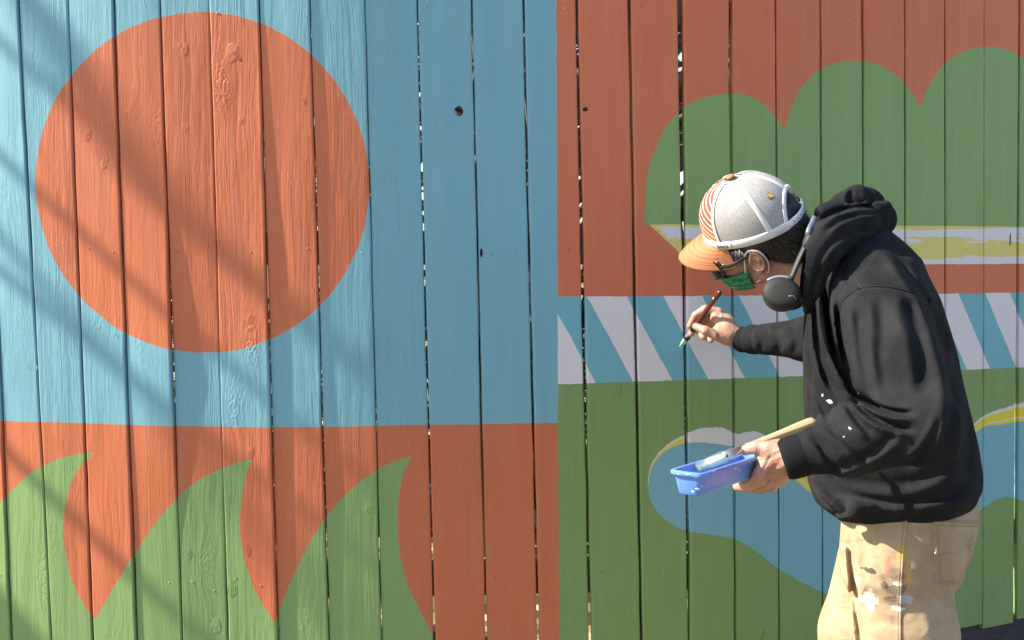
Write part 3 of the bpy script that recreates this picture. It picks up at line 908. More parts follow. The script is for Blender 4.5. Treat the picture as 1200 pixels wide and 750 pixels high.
# ---------------------------------------------------------------- skin: head, neck, trunk, arms, hands, legs
def face_sdf(q):
    d = ell(q, (-.012, 0, .032), (.091, .073, .088))
    d = smin(d, ell(q, (.030, 0, -.016), (.056, .061, .072)), .03)
    for s in (1, -1):
        d = smin(d, cone(q, (.000, s * .050, -.056), (.062, s * .012, -.076), .020, .018), .02)
        d = smin(d, ell(q, (.062, s * .036, -.030), (.030, .026, .026)), .018)
        d = smax(d, -(np.linalg.norm(q - A((.104, s * .032, .004)), axis=1) - .017), .012)
    d = smin(d, ell(q, (.076, 0, .022), (.024, .052, .014)), .015)
    d = smin(d, cone(q, (.086, 0, .002), (.103, 0, -.032), .008, .011), .014)
    for s in (1, -1): d = smin(d, np.linalg.norm(q - A((.093, s * .012, -.036)), axis=1) - .010, .008)
    d = smin(d, cone(q, (.084, -.02, -.056), (.084, .02, -.056), .009, .009), .012)
    d = smin(d, cone(q, (.066, 0, -.074), (.067, 0, -.077), .020, .020), .02)
    return d
def ear_sdf(q):
    d = None
    for s in (1, -1):
        a = R(22) * s
        M = np.array([[math.cos(a), math.sin(a), 0], [-math.sin(a), math.cos(a), 0], [0, 0, 1]]) @ np.array([[math.cos(.12), 0, math.sin(.12)], [0, 1, 0], [-math.sin(.12), 0, math.cos(.12)]])
        e = ell(q, (-.012, s * .080, -.014), (.0148, .0066, .0258), M)
        rim = np.abs(np.linalg.norm((q - A((-.012, s * .086, -.012))) * A((1.60, 0.9, 1.0)), axis=1) - .0218) - .0031
        e = smin(e, smax(rim, np.abs((q[:, 1] * s) - .086) - .006, .003), .004)
        e = smax(e, -ell(q, (-.007, s * .090, -.016), (.0078, .0095, .0115), M), .003)
        e = smin(e, chain(q, [(-.013, s * .0855, .004), (-.017, s * .087, -.008), (-.014, s * .0855, -.022)], [.0022, .0028, .0022]), .003)
        e = smin(e, np.linalg.norm(q - A((-.004, s * .078, -.040)), axis=1) - .0085, .008)
        e = smin(e, cone(q, (.004, s * .077, -.006), (.005, s * .077, -.018), .005, .005), .004)
        d = e if d is None else np.minimum(d, e)
    return d
NECK_B = at(990, 318, 2.43)
def head_sdf(P):
    q = to_local(P)
    d = smin(face_sdf(q), ear_sdf(q), .006)
    n = cone(P, H(-.038, 0, -.055), NECK_B, .060, .070)
    return smin(d, n, .022)
lo = HC - .22; hi = HC + .22
V1, F1 = nets(head_sdf, lo, hi, 0.0032, 1)

SH_L, EL_L, WR_L = at(1032, 372, 2.235), at(1084, 503, 2.030), at(930, 536, 2.075)
SH_R, EL_R, WR_R = at(985, 355, 2.62), at(990, 404, 2.70), at(868, 397, 2.905)
PEL = at(1066, 622, 2.41)
HIP_L, KN_L, AN_L = at(1066, 668, 2.36), at(1048, 905, 2.34), at(1072, 1135, 2.34)
HIP_R, KN_R, AN_R = at(1050, 664, 2.54), at(1010, 880, 2.57), at(1040, 1085, 2.59)
CHEST = at(1040, 400, 2.42)
def body_sdf(P):
    d = cone(P, PEL, CHEST, .09, .09)
    d = smin(d, cone(P, CHEST, NECK_B, .09, .06), .05)
    for a, b, c in ((SH_L, EL_L, WR_L), (SH_R, EL_R, WR_R)):
        d = smin(d, chain(P, [a, b, c], [.05, .040, .026]), .03)
    for a, b, c in ((HIP_L, KN_L, AN_L), (HIP_R, KN_R, AN_R)):
        d = smin(d, chain(P, [a, b, c], [.045, .038, .035]), .03)
    return d
V2, F2 = nets(body_sdf, (0.3, 2.0, 0.05), (1.25, 3.0, 1.72), 0.012, 1)

# left hand: thumb over the tray's rim, fingers curled under it
def atn(x, y, Y): return at(x, y, Y - .06)
def hand_left(P):
    w = WR_L
    d = chain(P, [atn(950, 533, 2.15), w, atn(914, 538, 2.165)], [.029, .026, .030], .01)
    M = np.eye(3)
    d = smin(d, chain(P, [atn(912, 530, 2.15), atn(898, 540, 2.16)], [.024, .022]), .016)
    d = smin(d, chain(P, [atn(918, 548, 2.17), atn(906, 556, 2.185)], [.025, .021]), .016)
    d = smin(d, cone(P, atn(906, 540, 2.185), atn(912, 556, 2.19), .024, .021), .016)
    # thumb
    d = smin(d, chain(P, [atn(914, 529, 2.145), atn(900, 525.5, 2.145), atn(886, 524, 2.155), atn(873, 527.5, 2.165)], [.0185, .0130, .0120, .0100], .004), .010)
    # index, middle, ring, little
    for k, (pts, rr) in enumerate([
            ([atn(900, 541, 2.150), atn(890, 554, 2.142), atn(883, 565, 2.160), atn(877, 570, 2.20)], [.0125, .0115, .0105, .009]),
            ([atn(904, 549, 2.162), atn(891, 562, 2.158), atn(876, 570, 2.172), atn(864, 570, 2.198)], [.0125, .0115, .0105, .009]),
            ([atn(910, 556, 2.178), atn(897, 567, 2.178), atn(881, 572, 2.195), atn(870, 571, 2.225)], [.0115, .011, .010, .0085]),
            ([atn(916, 561, 2.195), atn(905, 570, 2.198), atn(891, 573, 2.215), atn(880, 572, 2.235)], [.0105, .010, .009, .008])]):
        d = smin(d, chain(P, pts, rr, .003), .0035)
    one = np.ones(len(P), np.float32)
    return crease(P, d + .0004 * ripple(P, 260, 31), [([(902, 536), (897, 546), (893, 553)], 1.6, 1.6, .8), ([(909, 545), (903, 553), (898, 561)], 1.6, 1.6, .8), ([(916, 553), (910, 560), (905, 566)], 1.6, 1.5, .8),
        ([(886, 519), (887, 524), (888, 530)], 1.0, .9, .5), ([(889, 519), (890, 524), (891, 530)], 1.0, .9, .5), ([(893, 551), (889, 553), (885, 556)], 1.0, 1.0, .5), ([(922, 520), (915, 526), (908, 529)], 2.2, -1.4, 0),
        ([(926, 530), (914, 535), (903, 541)], 2.2, -1.2, 0), ([(928, 540), (918, 546), (909, 551)], 2.2, -1.2, 0)], one)
V3, F3 = nets(hand_left, at(840, 590, 2.00) - Vector((0, 0.0, 0.02)), at(965, 505, 2.24) + Vector((0, 0, .02)), 0.0021, 1)

# right hand: brush pinched between thumb and first fingers
BR_TIP, BR_TOP = at(797.5, 406.5, 3.008), at(844.5, 341, 2.862)
def hand_right(P):
    d = chain(P, [at(885, 398, 2.87), WR_R, at(852, 388, 2.915)], [.027, .0245, .029], .01)
    d = smin(d, chain(P, [at(850, 378, 2.93), at(840, 372, 2.935)], [.0245, .0175]), .014)
    d = smin(d, cone(P, at(852, 394, 2.905), at(842, 389, 2.905), .022, .017), .014)
    # thumb on the near side of the handle
    d = smin(d, chain(P, [at(852, 396, 2.895), at(838, 392.5, 2.888), at(827, 387.5, 2.888), at(815.5, 382.5, 2.906)], [.0185, .0125, .0115, .0095], .004), .008)
    for pts, rr in [
            ([at(843, 366, 2.938), at(826, 362.5, 2.942), at(815, 369.5, 2.950), at(808.5, 382, 2.958)], [.0125, .0112, .0100, .0085]),
            ([at(840, 373, 2.952), at(824, 372, 2.968), at(815, 381, 2.970), at(810, 391, 2.968)], [.0122, .0110, .0100, .0085]),
            ([at(842, 379, 2.955), at(828, 380, 2.968), at(820, 389, 2.962), at(824, 395, 2.945)], [.0115, .0105, .0095, .008]),
            ([at(846, 386, 2.955), at(834, 389, 2.968), at(827, 395, 2.955), at(833, 399, 2.938)], [.0105, .0095, .0085, .0075])]:
        d = smin(d, chain(P, pts, rr, .003), .003)
    one = np.ones(len(P), np.float32)
    return crease(P, d + .0004 * ripple(P, 260, 32), [([(826, 383), (827, 388), (828, 393)], 1.0, 1.0, .5), ([(829, 384), (830, 389), (831, 394)], 1.0, .8, .4), ([(824, 358), (827, 362), (829, 367)], 1.0, .9, .5),
        ([(842, 362), (845, 367), (846, 373)], 1.5, -1.6, 0), ([(862, 378), (854, 374), (846, 370)], 1.8, -1.2, 0), ([(866, 386), (858, 381), (848, 378)], 1.8, -1.2, 0), ([(838, 386), (842, 392), (843, 398)], 1.5, 1.5, .8)], one)
V4, F4 = nets(hand_right, at(795, 415, 2.85) - Vector((0.02, 0.02, 0.02)), at(900, 350, 3.0) + Vector((.0, 0, .02)), 0.0021, 1)
body = link('body', np_mesh(*np_join([(V1, F1), (V2, F2), (V3, F3), (V4, F4)]), 'body'), SKIN, person)

# nails on the thumbs and fingertips
def nail(c, n, along, w=.0052, l=.0065):
    n = Vector(n).normalized(); along = Vector(along).normalized(); s = n.cross(along)
    V, Fc = [], []
    for i in range(4):
        for j in range(4):
            u, v = (i / 3 * 2 - 1), (j / 3 * 2 - 1)
            V.append(Vector(c) + s * u * w * (1 - .15 * v * v) + along * v * l - n * (.0018 * u * u + .0006 * v * v))
    for i in range(3):
        for j in range(3):
            Fc.append((i * 4 + j, i * 4 + j + 1, (i + 1) * 4 + j + 1, (i + 1) * 4 + j))
    return V, Fc
NAIL = plain('fingernail', (0.50, 0.31, 0.25), 0.3)
for c, n, al in [(atn(874, 523.5, 2.158), (-.2, -.5, .85), (-.95, 0.3, -.1)), (at(815.5, 381.5, 2.8965), (-.3, -.9, .35), (-.8, .4, .35))]:
    link('fingernail', mesh_from(*nail(c, n, al)), NAIL, body)
EYE = plain('eye_white', (0.7, 0.68, 0.65), 0.2)
for s in (1, -1):
    bm = bmesh.new(); bmesh.ops.create_uvsphere(bm, u_segments=12, v_segments=8, radius=.0122, matrix=Matrix.Translation(H(.086, s * .032, .004)))
    me = bpy.data.meshes.new('eye'); bm.to_mesh(me); bm.free()
    link('eye', me, EYE, body)

# ---------------------------------------------------------------- hooded sweatshirt
SIL = [(612, 985, 1146), (600, 968, 1148), (588, 958, 1147.5), (570, 952.5, 1148.5), (550, 950, 1148), (520, 949, 1144), (490, 948, 1139), (455, 946.5, 1132), (420, 945, 1125.5), (385, 945, 1116),
       (350, 946, 1105), (325, 948, 1094), (305, 951, 1086), (290, 957, 1072), (278, 966, 1058), (268, 980, 1044), (262, 995, 1034)]
HW = [.175, .185, .190, .193, .193, .19, .19, .195, .20, .208, .208, .200, .186, .165, .135, .09, .05]
sil_w = []
for (y, a, b), w in zip(SIL, HW):
    pa, pb = at(a, y, 2.42), at(b, y, 2.42)
    sil_w.append((pa.z, (pa.x + pb.x) / 2, (pb.x - pa.x) / 2, w))
sil_w = np.array(sil_w)
def turned(dx, dy, ax, w, ph):
    """section turned toward the fence by ph, keeping its half-extent ax along x"""
    a = np.sqrt(np.maximum(ax ** 2 - (w * math.sin(ph)) ** 2, (.6 * ax) ** 2)) / math.cos(ph)
    fx = dx * math.cos(ph) - dy * math.sin(ph); fy = dx * math.sin(ph) + dy * math.cos(ph)
    return np.abs(fx / a), np.abs(fy / w), a
def torso_sdf(P):
    z = P[:, 2]
    cx = np.interp(z, sil_w[:, 0], sil_w[:, 1]); ax = np.interp(z, sil_w[:, 0], sil_w[:, 2]); w = np.interp(z, sil_w[:, 0], sil_w[:, 3])
    u, v, ax = turned(P[:, 0] - cx, P[:, 1] - 2.44, ax, w, R(17))
    r = (u ** 2.25 + v ** 2.25) ** (1 / 2.25)
    d = (r - 1) * np.minimum(ax, w) * .92
    return np.maximum(d, z - sil_w[-1, 0] + 0.0)
HEM_A, HEM_B = at(972, 607, 2.42), at(1151, 581.5, 2.42)
FOLDS = [
    ([(956, 318), (957, 370), (962, 420), (974, 452), (992, 470)], 4.8, 10.0, 7.8),
    ([(966, 318), (970, 370), (979, 415), (992, 445), (1003, 462)], 4.0, 13.8, 9.1),
    ([(980, 345), (984, 385), (991, 425), (1003, 462)], 4.0, 13.8, 6.5),
    ([(950, 400), (953, 450), (966, 480), (975, 500)], 4.4, 7.5, 5.2),
    ([(990, 450), (1004, 463), (1022, 474), (1044, 482), (1078, 486)], 3.7, 20.0, 11.7),
    ([(990, 462), (1003, 472), (1022, 488), (1044, 499), (1076, 506)], 3.7, 16.2, 10.4),
    ([(990, 468), (998, 482), (1008, 497), (1024, 512)], 4.0, 7.5, 6.5),
    ([(1028, 338), (1034, 380), (1033, 420), (1042, 470)], 7.9, 7.5, 7.8),
    ([(1058, 338), (1072, 380), (1080, 420), (1082, 470)], 8.8, 8.8, 7.8),
    ([(1006, 350), (1008, 385), (1012, 420), (1024, 465)], 6.2, 7.5, 6.5),
    ([(945, 508), (960, 520), (976, 542), (984, 560)], 4.4, 7.5, 6.5),
    ([(955, 492), (980, 506), (1004, 528), (1016, 548)], 5.3, 6.2, 6.5),
    ([(970, 552), (1000, 542), (1030, 526), (1056, 500)], 5.3, 6.2, 5.2),
    ([(1106, 480), (1092, 515), (1074, 538), (1050, 548)], 4.4, 6.2, 5.2),
    ([(1040, 290), (1062, 318), (1084, 350), (1096, 385)], 5.3, 7.5, 6.5),
    ([(1092, 360), (1112, 420), (1118, 480), (1108, 540)], 7.9, 10.0, 7.8),
    ([(1112, 400), (1132, 470), (1134, 530), (1126, 575)], 7.0, 7.5, 6.5),
    ([(975, 572), (1015, 584), (1060, 588), (1115, 580), (1150, 568)], 5.3, 7.5, 6.5),
    ([(950, 560), (968, 582), (985, 598), (1000, 606)], 4.4, 10.0, 7.8),
    ([(990, 560), (1040, 568), (1085, 560), (1120, 540)], 7.0, 6.2, 5.2),
    ([(1000, 280), (1025, 282), (1050, 292), (1070, 310)], 6.2, 4.4, 3.9),
    ([(985, 310), (995, 330), (1020, 335)], 4.4, 3.8, 2.6),
]
SEAMS = [([(982.5, 388), (983, 368), (988, 354), (1001, 343), (1020, 337), (1045, 338.5), (1068, 344), (1087, 353)], 2.2, 3.0, 0.8),
         ([(978.5, 281), (986, 297), (996, 317), (1007, 338)], 2.2, 2.4, 0.8)]
def sleeve_ring(P, a, b, s0, w, dep):
    a, b = A(a), A(b); ab = b - a; L = np.linalg.norm(ab); s = ((P - a) @ ab) / L
    r = np.linalg.norm(P - a - (s / L)[:, None] * ab, axis=1)
    return np.where(r < .11, dep * np.exp(-((s - (L - s0)) / w) ** 2), 0)
CUFF_L = at(936, 534, 2.072); CUFF_R = at(873, 398, 2.893)
def hoodie_sdf(P):
    d = torso_sdf(P)
    up = smin(cone(P, at(1030, 372, 2.255), at(1050, 425, 2.150), .094, .083), cone(P, at(1050, 425, 2.150), EL_L, .083, .060), .03)
    fo = chain(P, [EL_L + Vector((-.0, 0, .006)), at(1000, 515, 2.055), CUFF_L - (CUFF_L - at(1000, 515, 2.055)).normalized() * .012], [.066, .062, .0400], .02)
    sl = smin(up, fo, .03)
    k = np.clip((P[:, 2] - 1.25) / .2, 0, 1) * .055 + .008
    d = smin(d, sl, k)
    far = chain(P, [at(990, 362, 2.60), EL_R, at(945, 397, 2.775), CUFF_R - (CUFF_R - at(945, 397, 2.775)).normalized() * .022], [.085, .060, .052, .0355], .02)
    d = smin(d, far, .02)
    hz = HEM_A.z + (P[:, 0] - HEM_A.x) * (HEM_B.z - HEM_A.z) / (HEM_B.x - HEM_A.x)
    # gathered hem: the cloth bellies out over a narrower band
    hb = P[:, 2] - hz
    d = d + np.where(P[:, 1] > 2.2, .010, .012) * np.exp(-((hb - .004) / .022) ** 2) * (hb > -.06)
    d = smax(d, -hb, .010)
    # knot of cloth at the front of the hem
    d = smin(d, chain(P, [at(990, 603, 2.30), at(1003, 597, 2.262), at(1018, 594, 2.262)], [.012, .013, .008]), .018)
    d += .0022 * ripple(P, 38, 3) + .0012 * ripple(P, 85, 4)
    wgt = np.clip((2.42 - P[:, 1]) / .08, 0, 1)
    d = crease(P, d, FOLDS, wgt)
    d = crease(P, d, SEAMS, wgt)
    d += sleeve_ring(P, at(1000, 515, 2.055), CUFF_L, .042, .005, .004) - sleeve_ring(P, at(1000, 515, 2.055), CUFF_L, .058, .010, .003)
    d += sleeve_ring(P, at(945, 397, 2.775), CUFF_R, .04, .005, .003)
    wf = np.clip((P[:, 1] - 2.5) / .1, 0, 1)
    d = crease(P, d, [([(885, 384), (893, 400), (890, 414)], 4, 4, 2.5), ([(905, 379), (915, 400), (908, 417)], 5, 4, 3), ([(925, 376), (934, 398), (930, 418)], 5, 4, 3)], wf)
    return d
VH, FH = nets(hoodie_sdf, (0.43, 1.925, 0.96), (1.16, 3.0, 1.63), 0.0037, 1)
hoodie = tag(link('hoodie', np_mesh(VH, FH, 'hoodie'), FLEECE, person), 'faded black hooded sweatshirt with pushed-back hood')
bh = bvh_of(VH, FH)
# stitched seams
for pts, *_ in SEAMS:
    for off in (-2.0, 2.0):
        q = [(x + (off if pts is SEAMS[1][0] else 0), y + (off if pts is SEAMS[0][0] else 0)) for x, y in pts]
        link('seam', mesh_from(*seam(bh, q, .0011, .0003, 36, 5)), BLACKTHREAD, hoodie)
# hood lying in folds behind the neck
def hood_sdf(P):
    # outer drape: from the collar in front, over the shoulder to the nape
    Sq = A((1, 1.75, 1)); Q = P * Sq; W = lambda *a: np.array(at(*a)) * Sq
    d = chain(Q, [W(947, 362, 2.31), W(950, 332, 2.28), W(960, 300, 2.26), W(978, 274, 2.285), W(1004, 262, 2.33), W(1030, 257, 2.41)], [.012, .022, .031, .036, .036, .028], .03)
    d = smin(d, chain(Q, [W(978, 272, 2.30), W(1005, 256, 2.33), W(1034, 247, 2.36)], [.018, .024, .014]), .014)
    d = smin(d, chain(Q, [W(1030, 257, 2.41), W(1015, 262, 2.52), W(975, 280, 2.60), W(955, 330, 2.60)], [.034, .034, .030, .022], .03), .03)
    d = d / 1.35
    # the pointed brim that sticks out at the back
    d = smin(d, chain(P, [at(1012, 246, 2.345), at(1038, 241.5, 2.36), at(1043, 246, 2.37)], [.014, .008, .006]), .008)
    d = smin(d, chain(P, [at(1036, 247, 2.36), at(1037, 257, 2.37)], [.007, .007]), .008)
    # inner crown of the hood standing up behind
    e = chain(P, [at(962, 248, 2.40), at(985, 237, 2.42), at(1004, 231, 2.44), at(1016, 235, 2.46), at(1028, 246, 2.47)], [.009, .016, .024, .021, .014], .014)
    e = smin(e, chain(P, [at(963, 248, 2.40), at(961, 275, 2.385), at(957, 315, 2.38), at(950, 345, 2.39)], [.010, .016, .018, .014], .02), .02)
    e = smin(e, cone(P, at(972, 254, 2.40), at(1000, 250, 2.42), .020, .026), .02)
    e = smin(e, ell(P, at(1005, 238, 2.50), (.055, .07, .035)), .02)
    d = smin(d, e, .008)
    d += .0020 * ripple(P, 48, 8) + .0012 * ripple(P, 110, 9)
    w = np.clip((2.46 - P[:, 1]) / .05, 0, 1)
    d = crease(P, d, [([(956, 262), (975, 250), (1004, 243), (1036, 242)], 2.8, 8.2, 3.0), ([(962, 276), (985, 258), (1010, 250), (1034, 250)], 3, 6.0, 3.8),
                      ([(955, 318), (970, 290), (996, 272), (1026, 266)], 3.5, 6.0, 4.5), ([(1000, 222), (995, 232), (998, 240)], 2.8, 6.0, 3.8), ([(1014, 222), (1020, 232), (1022, 240)], 3, 5.2, 3.0),
                      ([(950, 352), (957, 325), (966, 306)], 3, 6.0, 3.0)], w)
    return d
VD, FD = nets(hood_sdf, (0.58, 2.18, 1.36), (0.86, 2.66, 1.70), 0.0034, 1)
hood = link('hood', np_mesh(VD, FD, 'hood'), FLEECE, hoodie)
# ribbed cuffs
def cuff(a, b, r0, r1, name):
    a, b = np.array(a), np.array(b)
    ts = np.linspace(0, 1, 8)
    rr = r0 + (r1 - r0) * ts + .0022 * np.sin(ts * math.pi)
    rr[-1] -= .003
    V, Fc = tube([a + (b - a) * q for q in ts], rr, 36)
    V = [Vector(v) for v in V]
    return link(name, mesh_from(V, Fc), RIB, hoodie)
dl = (CUFF_L - at(1000, 515, 2.055)).normalized(); dr = (CUFF_R - at(945, 397, 2.775)).normalized()
cuff(CUFF_L - dl * .030, CUFF_L + dl * .030, .0375, .0385, 'cuff')
cuff(CUFF_R - dr * .035, CUFF_R + dr * .022, .0300, .0315, 'cuff')
# paint drips dried on the sleeve and front
def splat(bvh, px, py, r, mat, parent, lift=.0006, ecc=1.6, ang=0.6, name='paint_spot'):
    n = 9; ring = []
    for k in range(n):
        a = 2 * math.pi * k / n; rr = r * rng.uniform(.6, 1.15)
        ex, ey = rr * ecc * math.cos(a), rr * math.sin(a)
        ring.append((px + ex * math.cos(ang) - ey * math.sin(ang), py + ex * math.sin(ang) + ey * math.cos(ang)))
    V = [onto(bvh, *q, lift)[0] for q in ring]; c = onto(bvh, px, py, lift + .0008)[0]
    if c is None or any(v is None for v in V): return
    link(name, mesh_from(V + [c], [(k, (k + 1) % n, n) for k in range(n)]), mat, parent)
for px, py, r, e, an in [(972, 470, 2.4, 1.7, .5), (964, 463, 1.2, 1.6, 1.4), (996, 502, 1.5, 1.7, .8), (989, 512, 1.0, 1.2, 0), (1006, 461, .9, 1.3, 1.2)]:
    splat(bh, px, py, r, DRYPAINT, hoodie, ecc=e, ang=an)

# ---------------------------------------------------------------- work trousers
HSIL = [(800, 1000, 1116), (750, 985, 1122), (715, 984, 1138), (690, 984, 1146), (668, 985, 1147), (645, 986, 1156), (620, 988, 1158), (595, 990, 1158), (570, 992, 1155)]
HHW = [.15, .165, .17, .175, .18, .185, .182, .178, .172]
hs = []
for (y, a, b), w in zip(HSIL, HHW):
    pa, pb = at(a, y, 2.40), at(b, y, 2.40); hs.append((pa.z, (pa.x + pb.x) / 2, (pb.x - pa.x) / 2, w))
hs = np.array(hs)
def pants_sdf(P):
    z = P[:, 2]
    cx = np.interp(z, hs[:, 0], hs[:, 1]); ax = np.interp(z, hs[:, 0], hs[:, 2]); w = np.interp(z, hs[:, 0], hs[:, 3])
    u, v, ax = turned(P[:, 0] - cx, P[:, 1] - 2.44, ax, w + .012, R(33))
    r = np.sqrt(u * u + v * v)
    hip = smax((r - 1) * np.minimum(ax, w) * .95, at(0, 690, 2.4).z - z, .04)
    hip = smax(hip, z - at(0, 575, 2.4).z, .01)
    ln = smin(cone(P, at(1054, 660, 2.375), at(1060, 740, 2.365), .098, .110), chain(P, [at(1058, 740, 2.360), KN_L, AN_L + Vector((0, 0, -.02))], [.108, .092, .082], .03), .02)
    lf = smin(cone(P, at(1034, 660, 2.54), at(1014, 740, 2.555), .100, .100), chain(P, [at(1014, 740, 2.555), KN_R, AN_R + Vector((0, 0, -.02))], [.100, .092, .082], .03), .02)
    legs = smin(ln, lf, .006)
    d = smin(hip, legs, .020)
    d = smax(d, .055 - z, .006)
    d += .0026 * ripple(P, 30, 21) + .0012 * ripple(P, 70, 22)
    wgt = np.clip((2.44 - P[:, 1]) / .08, 0, 1)
    d = crease(P, d, [
        ([(992, 612), (996, 640), (998, 668), (1003, 705), (1008, 752), (1012, 800)], 4.0, 13, 3.0),
        ([(972, 628), (984, 636), (998, 640)], 3.0, 5, 3.0),
        ([(1003, 628), (1012, 650), (1010, 672)], 4.5, 3.0, 2.0),
        ([(1020, 648), (1034, 668), (1048, 690)], 5.0, 2.0, 2.0),
        ([(1010, 690), (1030, 700), (1052, 716)], 6.0, 2.5, 2.0),
        ([(1018, 735), (1036, 728), (1054, 735)], 5.0, 3.0, 2.0),
        ([(1148, 636), (1136, 642), (1128, 640)], 3.5, 8, 5.0),
        ([(1088, 692), (1098, 720), (1100, 750)], 7.0, 4.0, 2.5),
        ([(1122, 688), (1108, 700), (1090, 704)], 5.0, 4.0, 3.0),
        ([(1060, 612), (1057, 650), (1055, 700), (1055, 752)], 2.6, -2.2, 0.0),
    ], wgt)
    return d
VP, FP = nets(pants_sdf, (0.55, 2.14, 0.03), (1.12, 2.76, 1.06), 0.0046, 1)
pants = tag(link('work_trousers', np_mesh(VP, FP, 'work_trousers'), CANVAS, person), 'tan canvas work trousers smeared with white, black and yellow paint')
bp = bvh_of(VP, FP)
link('side_seam', mesh_from(*seam(bp, [(1062, 607), (1058, 650), (1055.5, 700), (1055, 752)], .0020, .0008, 50, 6)), CANVAS, pants)
link('stitching', mesh_from(*stitches(bp, [(1059, 607), (1055, 650), (1052.5, 700), (1052, 752)], .0007, .0012)), THREAD, pants)
link('stitching', mesh_from(*stitches(bp, [(1003, 715), (1002, 735), (998, 752)], .0009, .0012)), THREAD, pants)
# rear pocket: a sewn-on patch
def patch(bvh, corners, n, m, lift, name, mat, parent):
    (a, b, c, d) = [np.array(q, float) for q in corners]
    V, rows = [], []
    for j in range(m):
        row = []
        for i in range(n):
            u, v = i / (n - 1), j / (m - 1)
            q = (a * (1 - u) + b * u) * (1 - v) + (d * (1 - u) + c * u) * v
            e = 0.0 if (i in (0, n - 1) or j in (0, m - 1)) else lift
            p3, nn = onto(bvh, q[0], q[1], e if e else -.002)
            row.append(len(V)); V.append(p3)
        rows.append(row)
    Fc = [(rows[j][i], rows[j + 1][i], rows[j + 1][i + 1], rows[j][i + 1]) for j in range(m - 1) for i in range(n - 1)
          if all(V[k] is not None for k in (rows[j][i], rows[j + 1][i], rows[j + 1][i + 1], rows[j][i + 1]))]
    V = [v if v is not None else Vector((0.8, 2.4, .9)) for v in V]
    me = mesh_from(V, Fc, name)
    return link(name, me, mat, parent)
pk = patch(bp, [(1091, 608), (1147, 609), (1124, 688), (1096, 684)], 22, 30, .0048, 'rear_pocket', CANVAS, pants)
for line in ([(1093.5, 611), (1120, 612), (1144, 612)], [(1093.5, 615), (1120, 616), (1143, 616)], [(1093.5, 611), (1096, 650), (1098.5, 681)], [(1097, 616), (1099, 650), (1101.5, 679)],
             [(1098.5, 681), (1110, 683), (1121, 683)], [(1099, 651), (1110, 647), (1124, 650)], [(1100, 679), (1110, 680), (1121, 679.5)]):
    vf = stitches(bp, line, .0009, .0060)
    link('stitching', mesh_from(*vf), THREAD, pk)
link('rivet', mesh_from(*tube([onto(bp, 1095, 648, .003)[0], onto(bp, 1095, 648, .006)[0]], .0035, 8)), plain('rivet_metal', (0.6, 0.58, 0.5), 0.35, Metallic=0.9), pants)
# belt loop
lp = [onto(bp, 1062, 601 + k, .004)[0] for k in (0, 3, 6, 9)]
link('belt_loop', mesh_from(*tube(lp, .006, 8, squash=(1, .4))), plain('dark_loop', (0.02, 0.018, 0.016), 0.8), pants)

# ---------------------------------------------------------------- boots
BOOT = plain('brown_boot', (0.10, 0.055, 0.03), 0.6, 0.3, 30, 0.3)
SOLE = plain('boot_sole', (0.03, 0.028, 0.025), 0.8)
for an, dy in ((AN_L, -.01), (AN_R, .01)):
    x0, y0 = an.x, an.y
    def boot_sdf(P):
        d = chain(P, [(x0 + .02, y0, .16), (x0 + .015, y0, .07), (x0 - .09, y0, .05), (x0 - .17, y0, .042)], [.060, .052, .045, .038], .03)
        d = smin(d, ell(P, (x0 - .15, y0, .05), (.07, .050, .040)), .02)
        return smax(d, .016 - P[:, 2], .006)
    Vb, Fb = nets(boot_sdf, (x0 - .26, y0 - .10, -.01), (x0 + .12, y0 + .10, .24), .008, 1)
    bo = link('boot', np_mesh(Vb, Fb), BOOT, person)
    ring = []
    for k in range(28):
        a = 2 * math.pi * k / 28
        lx = math.cos(a); w = .048 if lx < 0 else .040
        ring.append((x0 - .07 + .145 * lx, y0 + w * math.sin(a)))
    Vs = [(x, y, 0.0) for x, y in ring] + [(x, y, .024) for x, y in ring]
    Fs = [tuple(range(27, -1, -1)), tuple(range(28, 56))] + [(k, (k + 1) % 28, 28 + (k + 1) % 28, 28 + k) for k in range(28)]
    link('sole', mesh_from(Vs, Fs), SOLE, bo)

# ---------------------------------------------------------------- hair
def hair_sdf(P):
    q = to_local(P)
    d = ell(q, (-.013, 0, .030), (.099, .0835, .096))
    d = smin(d, ell(q, (-.070, 0, -.030), (.045, .062, .060)), .03)
    # hairline: open in front, above the ear, and short at the neck
    front = (q[:, 0] - .052 + np.clip(-.02 - q[:, 2], 0, 1) * 1.6) - np.clip((q[:, 2] - .035) * 3, 0, .12)
    d = smax(d, front, .008)
    d = smax(d, -(q[:, 2] + .018 + np.clip(-q[:, 0] - .022, 0, .06) * 1.35), .006)
    return d + .0014 * ripple(P, 240, 5) + .0010 * ripple(P, 420, 6)
Vq, Fq = nets(hair_sdf, HC - .17, HC + .17, .0042, 0)
hair_mesh = np_mesh(Vq, Fq)
hair = link('hair', hair_mesh, HAIR, person)
hn = np.array([tuple(v.normal) for v in hair_mesh.vertices]); ql = to_local(Vq.astype(np.float32))
sel = np.nonzero((ql[:, 2] < .018) | ((ql[:, 0] < -.085) & (ql[:, 2] < .075) & (np.abs(ql[:, 1]) < .045)))[0]
sel = sel[rng.permutation(len(sel))[:3800]]
